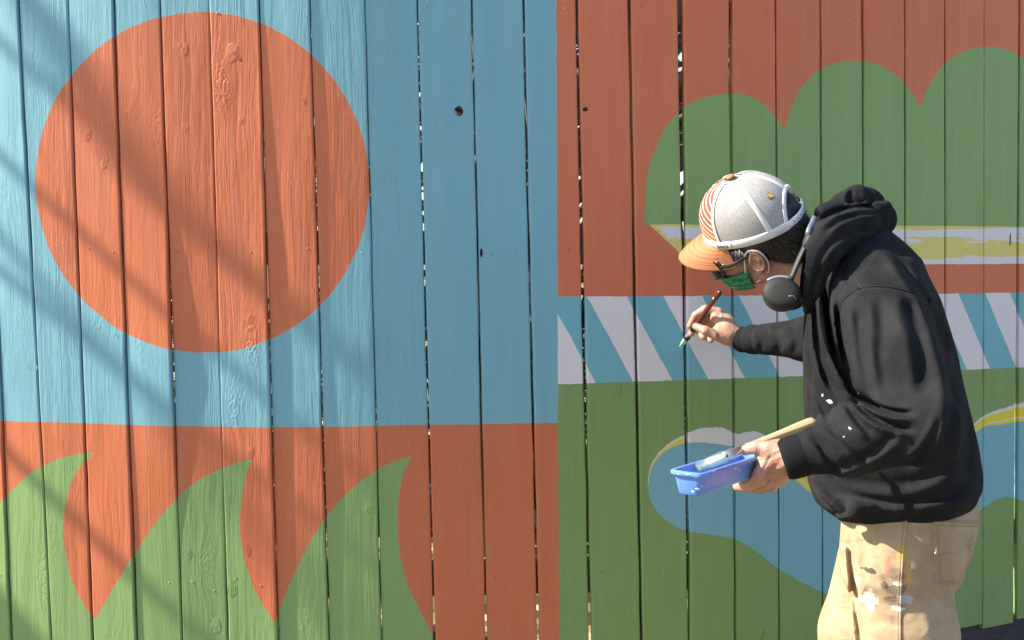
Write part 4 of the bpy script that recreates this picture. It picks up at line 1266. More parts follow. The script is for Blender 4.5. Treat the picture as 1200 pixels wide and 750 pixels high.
def strands(sel, length, width, mat, parent, spread=.5):
    V, Fc = [], []
    dn = (np.array([-.55, 0, -.8]) @ HM)
    for k in sel:
        p0, n0 = Vq[k], hn[k]
        f = dn - n0 * (dn @ n0) + rng.normal(0, spread, 3) * .6 + n0 * rng.uniform(.25, .75)
        f /= np.linalg.norm(f); L = length * rng.uniform(.5, 1.3)
        s = np.cross(f, n0); s /= np.linalg.norm(s) + 1e-9
        b = len(V)
        p1 = p0 + f * L * .55 + n0 * .001; p2 = p0 + f * L - n0 * .001
        V += [p0 - s * width, p0 + s * width, p1 + s * width * .7, p1 - s * width * .7, p2]
        Fc += [(b, b + 1, b + 2, b + 3), (b + 3, b + 2, b + 4)]
    return link('strands', mesh_from(V, Fc), mat, parent)
tag(strands(sel, .016, .00055, HAIR, hair), kind='stuff')
g = np.nonzero((ql[:, 0] > .010) & (ql[:, 2] < .024) & (ql[:, 1] > .03))[0]
g = g[rng.permutation(len(g))[:520]]
st = strands(g, .009, .0007, GREYHAIR, hair, .7); tag(st, kind='stuff')
# grey stubble along the jaw
me = np_mesh(V1, F1); nv = np.array([tuple(v.normal) for v in me.vertices]); q1 = to_local(V1.astype(np.float32))
g = np.nonzero((q1[:, 0] > -.004) & (q1[:, 0] < .055) & (q1[:, 2] < -.030) & (q1[:, 2] > -.108) & (np.abs(q1[:, 1]) > .03) & (np.abs(q1[:, 1]) < .068))[0]
V, Fc = [], []
dn = np.array([.1, 0, -1.0]) @ HM
for k in g[rng.permutation(len(g))[:1300]]:
    p0, n0 = V1[k] + rng.normal(0, .0012, 3), nv[k]
    f = dn * .8 + n0 * .7 + rng.normal(0, .35, 3); f /= np.linalg.norm(f); s = np.cross(f, n0); s /= np.linalg.norm(s) + 1e-9
    b = len(V); L = rng.uniform(.003, .0065)
    V += [p0 - s * .00045, p0 + s * .00045, p0 + f * L]; Fc.append((b, b + 1, b + 2))
tag(link('stubble', mesh_from(V, Fc), plain('stubble_hair', (0.26, 0.245, 0.23), 0.6, 0.9, 500), body), kind='stuff')
# ================================================================ trucker cap
CAPWHITE = plain('cap_white_cloth', (0.58, 0.58, 0.60), 0.75, 0.10, 60, 0.25, 400)
CAPORANGE = plain('cap_orange_cloth', (0.37, 0.150, 0.066), 0.8, 0.15, 50, 0.3, 500)
t = NT('cap_white_mesh')
p = t.obj()
uv = t.n.new('ShaderNodeUVMap').outputs[0]
s = t.xyz(uv)
row = t.m('FRACT', t.mul(s[1], 58)); cl = t.m('FRACT', t.add(t.mul(s[0], 90), t.mul(t.m('FLOOR', t.mul(s[1], 58)), 0.5)))
hole = t.mul(t.band(row, 0.15, 0.92), t.band(cl, 0.12, 0.88))
CAPMESH = t.done((0.62, 0.62, 0.64), 0.7, None, Alpha=t.sub(1.0, t.mul(hole, 0.92)))
t = NT('cap_striped_front')
uv = t.n.new('ShaderNodeUVMap').outputs[0]
s = t.xyz(uv)
c = t.ramp(s[1], [(0.0, (0.42, 0.29, 0.10)), (0.13, (0.40, 0.22, 0.06)), (0.28, (0.34, 0.13, 0.05)), (0.50, (0.22, 0.070, 0.040)), (1.0, (0.16, 0.050, 0.032))])
ln = t.m('FRACT', t.add(t.mul(s[1], 9.5), t.mul(t.m('POWER', t.m('ABSOLUTE', s[0]), 1.5), 3.4)))
c = t.mix(t.lt(ln, 0.15), c, (0.74, 0.72, 0.70))
CAPFRONT = t.done(c, 0.8)

cap = tag(empty('trucker_cap', H(0, 0, .04)), 'trucker cap with striped orange front, orange bill and white mesh back on the man', 'cap')
CZ, CX = .030, -.014
def crown(phi, s, out=0.0):
    """phi degrees from the front, s 0 at the rim .. 1 at the button"""
    a = R(phi)
    rx = .114 if abs(phi) < 90 else .114 - .010 * (-math.cos(a))
    k = (1 - s ** 2.35) ** (1 / 2.1) if s < 1 else 0.0
    zt = .120 + .004 * math.cos(a)
    x = CX + (rx + out) * k * math.cos(a) + .004 * s; y = (.0905 + out) * k * math.sin(a)
    z = CZ + .010 * math.cos(a) * (1 - s) + (zt + out) * s
    return H(x, y, z)
def crown_panel(p0, p1, name, mat, skip=None, ns=26):
    n = max(6, int(abs(p1 - p0) / 2.5)); V, Fc, UV = [], [], []
    for j in range(ns + 1):
        s = j / ns * .995
        for i in range(n + 1):
            ph = p0 + (p1 - p0) * i / n
            V.append(crown(ph, s)); UV.append((ph / 60.0, s))
    for j in range(ns):
        for i in range(n):
            ph, s = p0 + (p1 - p0) * (i + .5) / n, (j + .5) / ns * .995
            if skip and skip(ph, s): continue
            q = j * (n + 1) + i
            Fc.append((q, q + 1, q + n + 2, q + n + 1))
    me = mesh_from(V, Fc, name)
    ul = me.uv_layers.new(name='UVMap')
    for lp in me.loops: ul.data[lp.index].uv = UV[lp.vertex_index]
    return link(name, me, mat, cap)
HW_, HH_ = 40.0, 0.52
gapf = lambda ph, s: ((abs(ph) - 180) / HW_) ** 2 + (s / HH_) ** 2 < 1 and abs(ph) > 120
for sg in (1, -1):
    crown_panel(0, sg * 58, 'front_panel', CAPFRONT)
    crown_panel(sg * 58, sg * 118, 'mesh_panel', CAPMESH)
    crown_panel(sg * 118, sg * 180, 'mesh_panel', CAPMESH, gapf)
def tape(path, w, th, name, mat, out=.0012):
    """flat strip following the crown"""
    pts = [crown(a, b, out) for a, b in path]; ctr = H(CX, 0, CZ + .01)
    V, Fc = [], []
    for i, q in enumerate(pts):
        tg = (pts[min(i + 1, len(pts) - 1)] - pts[max(i - 1, 0)]).normalized(); n = (q - ctr).normalized(); sd = tg.cross(n).normalized()
        for u, o in ((-1, -th), (-.8, th), (0, th * 1.2), (.8, th), (1, -th)):
            V.append(q + sd * u * w / 2 + n * o)
    for i in range(len(pts) - 1):
        for j in range(4):
            a = i * 5 + j; Fc.append((a, a + 1, a + 6, a + 5))
    return link(name, mesh_from(V, Fc), mat, cap)
for ph in (58, 118, -58, -118):
    tape([(ph, s) for s in np.linspace(0.02, .985, 26)], .0115 if abs(ph) > 60 else .009, .0007, 'seam_tape', CAPWHITE)
tape([(180, s) for s in np.linspace(HH_ + .01, .985, 14)], .0115, .0007, 'seam_tape', CAPWHITE)
tape([(180 + HW_ * math.cos(a), HH_ * math.sin(a) + .0) for a in np.linspace(0.02, math.pi - .02, 40)], .010, .0008, 'opening_trim', CAPWHITE)
tape([(a, .075) for a in np.linspace(-140, 140, 90)], .019, .0009, 'sweatband', CAPWHITE)
st = tape([(a, .075) for a in np.linspace(138, 222, 34)], .0165, .0010, 'snap_strap', plain('strap_plastic', (0.62, 0.63, 0.67), 0.4), .0022)
HOLE = plain('strap_hole', (0.06, 0.06, 0.065), 0.6)
for a in np.linspace(150, 205, 8):
    q = crown(a, .075, .0040); n = (q - H(CX, 0, CZ + .01)).normalized()
    link('snap_hole', mesh_from(*tube([q - n * .001, q + n * .0004], .0017, 8)), HOLE, st)
# button
q = crown(0, 1.0); bm = bmesh.new(); bmesh.ops.create_uvsphere(bm, u_segments=14, v_segments=8, radius=.0095)
for v in bm.verts: v.co = H(CX + .004 + v.co.x, v.co.y, CZ + .1235 + v.co.z * .5)
me = bpy.data.meshes.new('button'); bm.to_mesh(me); bm.free(); link('button', me, CAPORANGE, cap)
# bill
V, Fc = [], []
NB, MB = 30, 12
for lay in (0, 1):
    for i in range(NB + 1):
        u = i / NB * 2 - 1; ph = u * 64
        a = R(ph)
        bx, by = CX + .114 * math.cos(a), .0905 * math.sin(a)
        L = .078 * (1 - abs(u) ** 2.6) + .002
        for j in range(MB + 1):
            v = j / MB
            x = bx + L * v; y = by * (1 + .10 * v * (1 - u * u))
            z = CZ + .010 * math.cos(a) + .004 - .030 * (abs(y) / .08) ** 2 * (.35 + .65 * v) - .022 * v * v - .0035 * lay * (1 - .3 * v) + .012 * (abs(u) ** 2) * (1 - v)
            V.append(H(x, y, z))
NN = (NB + 1) * (MB + 1)
for lay in (0, 1):
    for i in range(NB):
        for j in range(MB):
            a = lay * NN + i * (MB + 1) + j
            Fc.append((a, a + 1, a + MB + 2, a + MB + 1) if lay else (a, a + MB + 1, a + MB + 2, a + 1))
for i in range(NB):
    a = i * (MB + 1) + MB; Fc.append((a, a + MB + 1, a + MB + 1 + NN, a + NN))
bill = link('bill', mesh_from(V, Fc), CAPORANGE, cap)
# rows of stitching on the bill
for k in range(1, 7):
    v = k / 7.0
    pts = [V[i * (MB + 1) + int(round(v * MB))] + Vector(hu) * .0006 for i in range(2, NB - 1)]
    link('stitching', mesh_from(*tube(pts, .0005, 4)), CAPORANGE, bill)
# woven tag with the maker's script
def crown_frame(ph, s, out):
    q = crown(ph, s, out); e = .5
    tu = (crown(ph - e, s, out) - crown(ph + e, s, out)).normalized(); tv = (crown(ph, s + .01, out) - q).normalized()
    return q, tu, tv
tape([(a, .085) for a in np.linspace(51, 72, 8)], .0165, .0006, 'tag', plain('tag_white', (0.74, 0.74, 0.74), 0.6), .0036)
def text_on(body_txt, size, place, mat, name, parent, shear=0.0, bold=.0):
    cu = bpy.data.curves.new('txt', 'FONT'); cu.body = body_txt; cu.size = size; cu.align_x = 'CENTER'; cu.align_y = 'CENTER'; cu.shear = shear; cu.offset = bold; cu.resolution_u = 3
    o = bpy.data.objects.new('txt', cu); COL.objects.link(o)
    bpy.context.view_layer.update()
    me = bpy.data.meshes.new_from_object(o.evaluated_get(bpy.context.evaluated_depsgraph_get()))
    bpy.data.objects.remove(o)
    for v in me.vertices: v.co = place(v.co.x, v.co.y)
    return link(name, me, mat, parent, smooth=False)
INK = plain('tag_ink', (0.025, 0.022, 0.02), 0.7)
def tag_place(x, y):
    return crown(61.5 + x / .104 * 57.3, .084 + y / .112, .0056)
text_on('boco', .0135, tag_place, INK, 'tag_lettering', cap, .35, .0004)
# small dark print on the front panel's side and a tiny yellow-black badge by the opening
bq, tu, tv = crown_frame(146, .62, .003)
for k, (dx, dy, m) in enumerate([(0, 0, (0.55, 0.40, 0.06)), (.003, -.004, (0.06, 0.05, 0.05)), (-.003, .004, (0.40, 0.22, 0.05))]):
    c0 = bq + tu * dx + tv * dy; n = tu.cross(tv)
    Vb = [c0 + tu * a * .0035 + tv * b * .0045 + n * .0006 * k for a, b in ((-1, -1), (1, -.8), (.8, 1), (-1, .9))]
    link('badge', mesh_from(Vb, [(0, 1, 2, 3)]), plain('badge_thread', m, 0.7), cap, smooth=False)

# ================================================================ sunglasses
LENS = plain('dark_lens', (0.010, 0.006, 0.005), 0.16, 0.1)
FRAME = plain('glasses_frame', (0.020, 0.014, 0.012), 0.25)
gl = tag(empty('sunglasses', H(.10, 0, .0)), 'dark wraparound sunglasses under the cap bill', 'sunglasses')
def lens_pt(th, z, o=0.0):
    return H(.034 + (.090 + o) * math.cos(R(th)), (.084 + o) * math.sin(R(th)), z - .013)
for s in (1, -1):
    V, Fc = [], []
    n, m = 14, 8
    rim = []
    for i in range(n + 1):
        u = i / n; th = s * (9 + 57 * u)
        zt = .028 - .006 * u * u; zb = -.030 + .020 * u ** 2.2 - .003 * (1 - u)
        for j in range(m + 1):
            z = zb + (zt - zb) * j / m
            V.append(lens_pt(th, z))
        rim.append((th, zt, zb))
    for i in range(n):
        for j in range(m):
            a = i * (m + 1) + j; Fc.append((a, a + 1, a + m + 2, a + m + 1))
    me = mesh_from(V, Fc); o = link('lens', me, LENS, gl)
    md = o.modifiers.new('thick', 'SOLIDIFY'); md.thickness = .0022
    path = [lens_pt(a, b, .0005) for a, b, c in rim] + [lens_pt(a, c, .0005) for a, b, c in rim[::-1]]
    path.append(path[0])
    link('rim', mesh_from(*tube(path, .0021, 6)), FRAME, gl)
    arm = [lens_pt(s * 66, .012), H(.045, s * .080, -.004), H(.015, s * .084, .004), H(-.012, s * .087, .010)]
    link('temple', mesh_from(*tube(catmull(arm, 14), [.0045] * 4 + [.0036] * 10, 8, squash=(.6, 1.3))), FRAME, gl)
link('bridge', mesh_from(*tube([lens_pt(a, .012) for a in (-10, -4, 0, 4, 10)], .003, 6)), FRAME, gl)

# ================================================================ cloth face mask
t = NT('green_print_cloth')
p = t.pos()
v = t.voro(p, 150); dots = t.lt(v, 0.22)
c = t.mix(dots, (0.022, 0.21, 0.085), (0.45, 0.55, 0.42))
c = t.mix(t.step(t.noise(p, 60, 3), 0.5, 0.7), c, (0.02, 0.16, 0.07))
MASKC = t.done(c, 0.85, t.bump(t.noise(p, 300, 2), 0.3, 0.001))
fm = tag(empty('face_mask', H(.09, 0, -.07)), 'green printed cloth face mask over the man\'s nose and mouth', 'face mask')
def mask_sdf(P):
    q = to_local(P)
    d = smin(face_sdf(q), ell(q, (.052, 0, -.050), (.046, .046, .040)), .035) - .0035
    d = np.abs(d - .002) - .0017
    edge = .026 + .010 * np.clip((-.05 - q[:, 2]) / .05, -1, 1.2)
    d = smax(d, -(q[:, 0] - edge + .018 * np.clip((-.085 - q[:, 2]) / .03, 0, 1)), .002)
    d = smax(d, q[:, 2] + .034 + .10 * np.abs(q[:, 1]) * 1.2 - .006, .002)
    d = smax(d, -.094 - q[:, 2], .002)
    d += .0005 * np.sin(q[:, 2] * 330)
    return d
Vm, Fm = nets(mask_sdf, HC - .17, HC + .17, .0030, 1)
link('mask_panel', np_mesh(Vm, Fm), MASKC, fm)
LOOP = plain('white_elastic', (0.70, 0.68, 0.66), 0.7)
for s in (1, -1):
    link('ear_loop', mesh_from(*tube(catmull([H(.032, s * .067, -.040), H(.022, s * .0765, -.020), H(.010, s * .083, .004), H(-.006, s * .089, .018), H(-.024, s * .087, .010), H(-.030, s * .081, -.012),
                                             H(-.024, s * .073, -.040), H(-.006, s * .064, -.060), H(.022, s * .060, -.072)], 44), .0019, 6)), LOOP, fm)

# ================================================================ headphones round the neck
HPBLACK = plain('headphone_black', (0.0075, 0.0085, 0.0085), 0.7, 0.1, 300, 0.1, 900)
HPPAD = plain('headphone_pad', (0.016, 0.016, 0.018), 0.6, bump=0.3)
HPSILVER = plain('headphone_silver', (0.30, 0.33, 0.42), 0.38, 0.1, Metallic=0.6)
hp = tag(empty('headphones', at(955, 262, 2.44)), 'black over-ear headphones with silver sliders hanging round the man\'s neck', 'headphones')
def ear_cup(c, axis, up, side):
    ax = Vector(axis).normalized(); u = (Vector(up) - ax * Vector(up).dot(ax)).normalized(); w = ax.cross(u)
    prof = [(0.000, .0150), (.016, .0147), (.027, .0128), (.0335, .0085), (.0355, .003), (.0345, -.003)]
    V, Fc = [c + ax * prof[0][1]], []
    N = 36
    for r, h in prof[1:]:
        for k in range(N):
            a = 2 * math.pi * k / N
            V.append(c + ax * h + (w * math.cos(a) * 1.06 + u * math.sin(a) * .88) * r)
    for k in range(N): Fc.append((0, 1 + k, 1 + (k + 1) % N))
    for j in range(len(prof) - 2):
        for k in range(N):
            a, b = 1 + j * N + k, 1 + j * N + (k + 1) % N
            Fc.append((a, a + N, b + N, b))
    cupo = link('ear_cup', mesh_from(V, Fc), HPBLACK, hp)
    pts = [c - ax * .012 + (w * math.cos(a) * 1.05 + u * math.sin(a) * .97) * .0265 for a in np.linspace(0, 2 * math.pi, 33)]
    link('ear_pad', mesh_from(*tube(pts, .0100, 10)), HPPAD, hp)
    pts = [c + ax * .0015 + (w * math.cos(a) * 1.06 + u * math.sin(a) * .88) * .0378 for a in np.linspace(R(40), R(112), 18)]
    link('yoke', mesh_from(*tube(pts, .0042, 8, squash=(1.0, .8))), HPSILVER, hp)
    return cupo
c1, c2 = at(916, 343.5, 2.268), at(925, 345, 2.64)
e1 = ear_cup(c1, (-.22, -.94, .26), (.12, 0, 1), 1); ear_cup(c2, (-.1, .95, .1), (.2, 0, 1), -1)
# small printed mark on the near cup
ax = Vector((-.22, -.94, .26)).normalized()
mk = [at(924, 347, 2.245), at(929, 347.5, 2.246), at(932, 350, 2.247), at(933.5, 356, 2.249)]
bq = BVHTree.FromPolygons([tuple(v.co) for v in e1.data.vertices], [tuple(f.vertices) for f in e1.data.polygons])
mk2 = []
for a in [(924, 347), (929, 346.5), (931.5, 348), (932.5, 352), (934, 357)]:
    h, nn = onto(bq, a[0], a[1], .0004)
    if h is not None: mk2.append(h)
if len(mk2) > 2: link('logo_mark', mesh_from(*tube(mk2, .0006, 4)), HPSILVER, e1)
band = catmull([at(926, 328, 2.268), at(936, 305, 2.272), at(944, 288, 2.280), at(950, 272, 2.305), at(955, 262, 2.36), at(957, 258, 2.44), at(955, 262, 2.52), at(948, 285, 2.60), at(935, 320, 2.635)], 60)
link('headband', mesh_from(*tube(band, [.009] * 10 + [.012] * 40 + [.009] * 10, 10, squash=(.65, 1.25))), HPPAD, hp)
sl = catmull([at(948, 276, 2.287), at(949.5, 271, 2.293), at(952, 266, 2.310), at(954.5, 259.5, 2.34)], 16)
link('slider', mesh_from(*tube(sl, .0112, 10, squash=(.62, 1.2))), HPSILVER, hp)

# ================================================================ paint tray
t = NT('blue_plastic')
p = t.pos()
c = t.mix(t.step(t.noise(p, 20, 4), 0.3, 0.7), (0.085, 0.22, 0.62), (0.12, 0.26, 0.68))
drip = t.gt(t.noise(t.scale(p, (60, 60, 40)), 1.0, 3, 0.5), 0.735)
c = t.mix(t.mul(drip, 0.55), c, (0.55, 0.60, 0.75))
TRAY = t.done(c, 0.35, t.bump(t.noise(p, 120, 3), 0.12, 0.001), Subsurface_Weight=0.05)
t = NT('wet_paint')
p = t.pos()
WETPAINT = t.done(t.mix(t.step(t.noise(p, 40, 3), 0.4, 0.6), (0.55, 0.62, 0.66), (0.22, 0.45, 0.52)), 0.25)
near_c = at(822, 556, 1.928)
Ax = Vector((.62, .785, 0)); Wx = Vector((-.785, .62, 0)); UP = Vector((0, 0, 1))
TL, TW, TD = .262, .0650, .042
def T(a, w, z): return near_c + Ax * a + Wx * w + UP * z
tray = tag(empty('paint_tray', T(TL / 2, TW / 2, -TD)), 'long blue plastic paint tray held in the man\'s hand', 'tray')
def loop(ia, iw, z, r, front_ia=None):
    fa = ia if front_ia is None else front_ia
    pts = []
    for (a, w, a0) in ((fa, iw, 180), (TL - ia, iw, 270), (TL - ia, TW - iw, 0), (fa, TW - iw, 90)):
        sa = 1 if a < TL / 2 else -1; sw = 1 if w < TW / 2 else -1
        for k in range(4):
            an = R(a0 + k * 30)
            ca, cw = a + sa * r, w + sw * r
            pts.append(T(ca + r * math.cos(an) , cw + r * math.sin(an), z))
    return pts
def stack(loops, close_last=True):
    V, Fc = [], []
    for L in loops: V += L
    n = len(loops[0])
    for j in range(len(loops) - 1):
        for k in range(n):
            a, b = j * n + k, j * n + (k + 1) % n
            Fc.append((a, b, b + n, a + n))
    if close_last: Fc.append(tuple((len(loops) - 1) * n + k for k in range(n)))
    return V, Fc
shell = [loop(.0115, .0115, -TD, .008, .0135), loop(.0105, .0105, -TD + .002, .009, .012), loop(.0045, .0045, -.007, .009, .0065), loop(.0, .0, -.0065, .011), loop(-.0008, -.0008, -.003, .0115), loop(.0, .0, -.0002, .011), loop(.0015, .0015, 0.0008, .011),
         loop(.0055, .0055, 0.0002, .009, .0075), loop(.0068, .0068, -.003, .008, .009), loop(.0130, .0130, -TD + .0035, .008, .0215)]
V, Fc = stack(shell)
Fc.append(tuple(range(len(shell[0]) - 1, -1, -1)))
to = link('tray_body', mesh_from(V, Fc), TRAY, tray, smooth=True)
md = to.modifiers.new('edges', 'EDGE_SPLIT'); md.split_angle = R(38)
pl = loop(.0115, .0115, -TD + .012, .008, .019)
link('paint_pool', mesh_from(pl, [tuple(range(len(pl)))]), WETPAINT, tray, smooth=False)

# dried drips and smears on the tray
bt = BVHTree.FromPolygons([tuple(v) for v in V], [tuple(f) for f in Fc])
for px, py, r, e, an, m in [(862, 549, 1.3, 1.2, .2, DRYPAINT), (866, 551, .8, 1.5, .4, DRYPAINT), (818, 573, 1.6, 2.2, .1, DRYPAINT), (812, 576, 1.2, 1.8, .3, DRYPAINT), (822, 570, 1.0, 1.2, 1.2, DRYPAINT), (836, 552.5, 1.0, 3.0, -.35, DRYPAINT),
                           (850, 547, .9, 2.6, -.35, WETPAINT), (806, 556, 1.0, 3.0, .1, WETPAINT), (842, 566, .9, 1.1, 1.4, WETPAINT), (845, 573, .7, 2.0, 1.5, WETPAINT), (795, 556, .9, 1.6, .1, DRYPAINT)]:
    splat(bt, px, py, r, m, to, .0004, e, an, 'paint_drip')
# ================================================================ brushes
WOOD = plain('pale_wood', (0.58, 0.43, 0.26), 0.55, 0.2, 30)
METAL = plain('ferrule_metal', (0.55, 0.55, 0.54), 0.35, 0.15, 80, Metallic=0.85)
BLACKBAND = plain('black_band', (0.015, 0.015, 0.016), 0.4)
REDWOOD = plain('dark_red_lacquer', (0.085, 0.020, 0.016), 0.22)
BRIST = plain('pale_teal_bristle', (0.42, 0.62, 0.62), 0.7, 0.4, 300)
def flat_tube(path, halfw, halft, side, seg=14):
    V, Fc = [], []
    path = [Vector(p) for p in path]; side = Vector(side)
    for i, q in enumerate(path):
        tg = (path[min(i + 1, len(path) - 1)] - path[max(i - 1, 0)]).normalized()
        s = (side - tg * side.dot(tg)).normalized(); n = tg.cross(s)
        for k in range(seg):
            a = 2 * math.pi * k / seg
            V.append(q + s * math.copysign(abs(math.cos(a)) ** .6, math.cos(a)) * halfw[i] + n * math.copysign(abs(math.sin(a)) ** .6, math.sin(a)) * halft[i])
    for i in range(len(path) - 1):
        for k in range(seg):
            a, b = i * seg + k, i * seg + (k + 1) % seg
            Fc.append((a, b, b + seg, a + seg))
    Fc += [tuple(range(seg - 1, -1, -1)), tuple((len(path) - 1) * seg + k for k in range(seg))]
    return V, Fc
def bristles(a, b, halfw, halft, side, n, mat, parent):
    a, b = Vector(a), Vector(b); tg = (b - a).normalized(); s = (Vector(side) - tg * Vector(side).dot(tg)).normalized(); nn = tg.cross(s)
    V, Fc = [], []
    for _ in range(n):
        u, v = rng.uniform(-1, 1), rng.uniform(-1, 1)
        p0 = a + s * u * halfw + nn * v * halft
        p1 = b + s * u * halfw * .75 + nn * v * halft * .45 + tg * rng.normal(0, .0015) + s * rng.normal(0, .0006)
        q = len(V); w = .0006
        o = s * w * rng.choice([-1, 1]) + nn * w * rng.choice([-1, 1])
        V += [p0 - o, p0 + o, p1]; Fc.append((q, q + 1, q + 2))
    core = flat_tube([a, a + (b - a) * .5, a + (b - a) * .93], [halfw, halfw * .95, halfw * .6], [halft, halft * .8, halft * .25], side)
    return link('bristles', mesh_from(*join((V, Fc), core)), mat, parent, smooth=False)
b1 = tag(empty('paint_brush', BR_TIP), 'small artist brush with dark red handle painting the blue stripe', 'paint brush')
D = BR_TOP - BR_TIP
def bp_(f): return BR_TIP + D * f
sd = (.7, -.4, .6)
bristles(bp_(.15), bp_(0), .0072, .0050, sd, 260, BRIST, b1)
link('ferrule', mesh_from(*flat_tube([bp_(.145), bp_(.16), bp_(.235), bp_(.30), bp_(.36)], [.0072, .0074, .0072, .0066, .0060], [.0052, .0054, .0056, .0058, .0058], sd)), METAL, b1)
link('ferrule_band', mesh_from(*tube([bp_(.15), bp_(.205)], .0082, 12)), BLACKBAND, b1)
link('ferrule_band', mesh_from(*tube([bp_(.31), bp_(.40)], .0074, 12)), BLACKBAND, b1)
fr = [.36, .42, .52, .66, .80, .90, .96, .99, 1.0]
link('handle', mesh_from(*tube([bp_(f) for f in fr], [.0058, .0062, .0072, .0068, .0064, .0070, .0068, .0050, .0020], 14)), REDWOOD, b1)
link('paint_dab', mesh_from(*tube([bp_(.845) + Vector((-.003, -.005, .003)), bp_(.86) + Vector((-.003, -.0062, .004))], .0026, 8)), DRYPAINT, b1)

P0, P1, P2, P3 = at(815, 549, 2.02), at(846, 537.5, 2.095), at(872, 526.5, 2.128), at(954.5, 492.5, 2.255)
b2 = tag(empty('flat_brush', P0), 'flat brush with pale wooden handle lying in the blue tray', 'paint brush')
dd = (P3 - P0).normalized(); sd2 = Vector((.35, -.75, -.45))
P1 = P0 + (P3 - P0) * .22; P2 = P0 + (P3 - P0) * .40
bristles(P1, P0, .0105, .006, sd2, 420, plain('green_white_bristle', (0.50, 0.64, 0.58), 0.7, 0.5, 200), b2)
link('ferrule', mesh_from(*flat_tube([P1 - dd * .002, P1 + (P2 - P1) * .3, P2], [.0105, .0098, .0085], [.0062, .0064, .006], sd2)), METAL, b2)
link('ferrule_pin', mesh_from(*tube([P1 + dd * .004 - Vector((0, .009, -.002)), P1 + dd * .004 - Vector((0, .0115, -.004))], .0030, 8)), plain('pin_dark', (0.08, 0.05, 0.06), 0.4), b2)
fs = [0, .1, .3, .55, .75, .92, .985, 1.0]
link('handle', mesh_from(*flat_tube([P2 + (P3 - P2) * f for f in fs], [.0075, .0070, .0072, .0080, .0092, .0095, .0085, .005], [.0058, .0055, .0050, .0046, .0044, .0044, .004, .002], sd2)), WOOD, b2)
# ================================================================ bare trees: one whose limbs shade the fence, others in the yard behind
t = NT('grey_bark')
p = t.pos()
n = t.noise(t.scale(p, (18, 18, 5)), 1.0, 5, 0.65)
BARK = t.done(t.ramp(n, [(0.25, (0.035, 0.028, 0.022)), (0.75, (0.17, 0.145, 0.12))]), 0.9, t.bump(n, 0.7, 0.01))
t = NT('evergreen_leaf')
p = t.pos()
n = t.noise(p, 9, 3)
LEAF = t.done(t.ramp(n, [(0.3, (0.018, 0.040, 0.012)), (0.7, (0.075, 0.115, 0.030))]), 0.55)

def wander(a, b, n, amp):
    a, b = np.array(a, float), np.array(b, float)
    q = a + (b - a) * np.linspace(0, 1, n)[:, None]
    for k in range(1, n): q[k] += rng.normal(0, amp, 3) * min(1, k / n * 2)
    return q
# tree on the near side, off to the left: its limbs cross the sun's path to the fence
tree = tag(empty('shade_tree', (-6.0, 1.25, 0.0)), 'bare tree out to the side whose limbs throw shade across the fence', 'tree')
trunk = catmull([(-6.0, 1.25, -.05), (-6.02, 1.28, 1.5), (-5.95, 1.3, 3.0), (-6.05, 1.25, 4.4), (-6.0, 1.2, 5.6)], 24)
link('trunk', mesh_from(*tube(trunk, np.linspace(.17, .06, 24), 12)), BARK, tree)
def sunpoint(px, py, X):
    """where a sun ray that reaches the fence at this spot passes the plane x = X"""
    q = fence_at(px, py); s = (X - q.x) / SUN_DIR.x
    return q + SUN_DIR * s
LIMBS = [((70, 112), (300, 318), .018), ((-20, 300), (170, 455), .018), ((170, 455), (330, 640), .016), ((-60, 650), (40, 790), .075), ((40, 560), (230, 740), .020), ((15, -30), (105, 110), .030), ((-60, 120), (40, 220), .016)]
for k, (p0, p1, r) in enumerate(LIMBS):
    X = -5.6 + .12 * k
    a, b = sunpoint(*p0, X), sunpoint(*p1, X)
    d = b - a
    if d.y > 0: a, b, d = b, a, -d
    dn = d.normalized()
    far = b + dn * .0
    lo_end = a if a.y < b.y else b; hi_end = b if a.y < b.y else a
    v = (hi_end - lo_end); v = v / max(v.length, 1e-6)
    root = trunk[min(23, int(4 + lo_end.z * 3))]
    pts = [Vector(root), (Vector(root) + lo_end) * .5 + Vector((0, 0, .15)), lo_end - v * .15, lo_end, hi_end, hi_end + v * .25 + Vector((0, .3, .1)), hi_end + v * .4 + Vector((.1, .9, .3))]
    c = catmull(pts, 30)
    link('limb', mesh_from(*tube(c, np.linspace(r * 1.35, r * .55, 30), 8)), BARK, tree)
V, Fc = [], []
for k in range(40):
    i = int(rng.integers(8, 24)); a = trunk[i]
    b = a + np.array([rng.uniform(-2.2, -.3), rng.uniform(-2.0, .4), rng.uniform(.3, 1.8)])
    w = wander(a, b, 7, .09)
    vf = tube(w, np.linspace(.02, .004, 7), 5); V, Fc = join((V, Fc), vf)
tag(link('twigs', mesh_from(V, Fc), BARK, tree), kind='stuff')

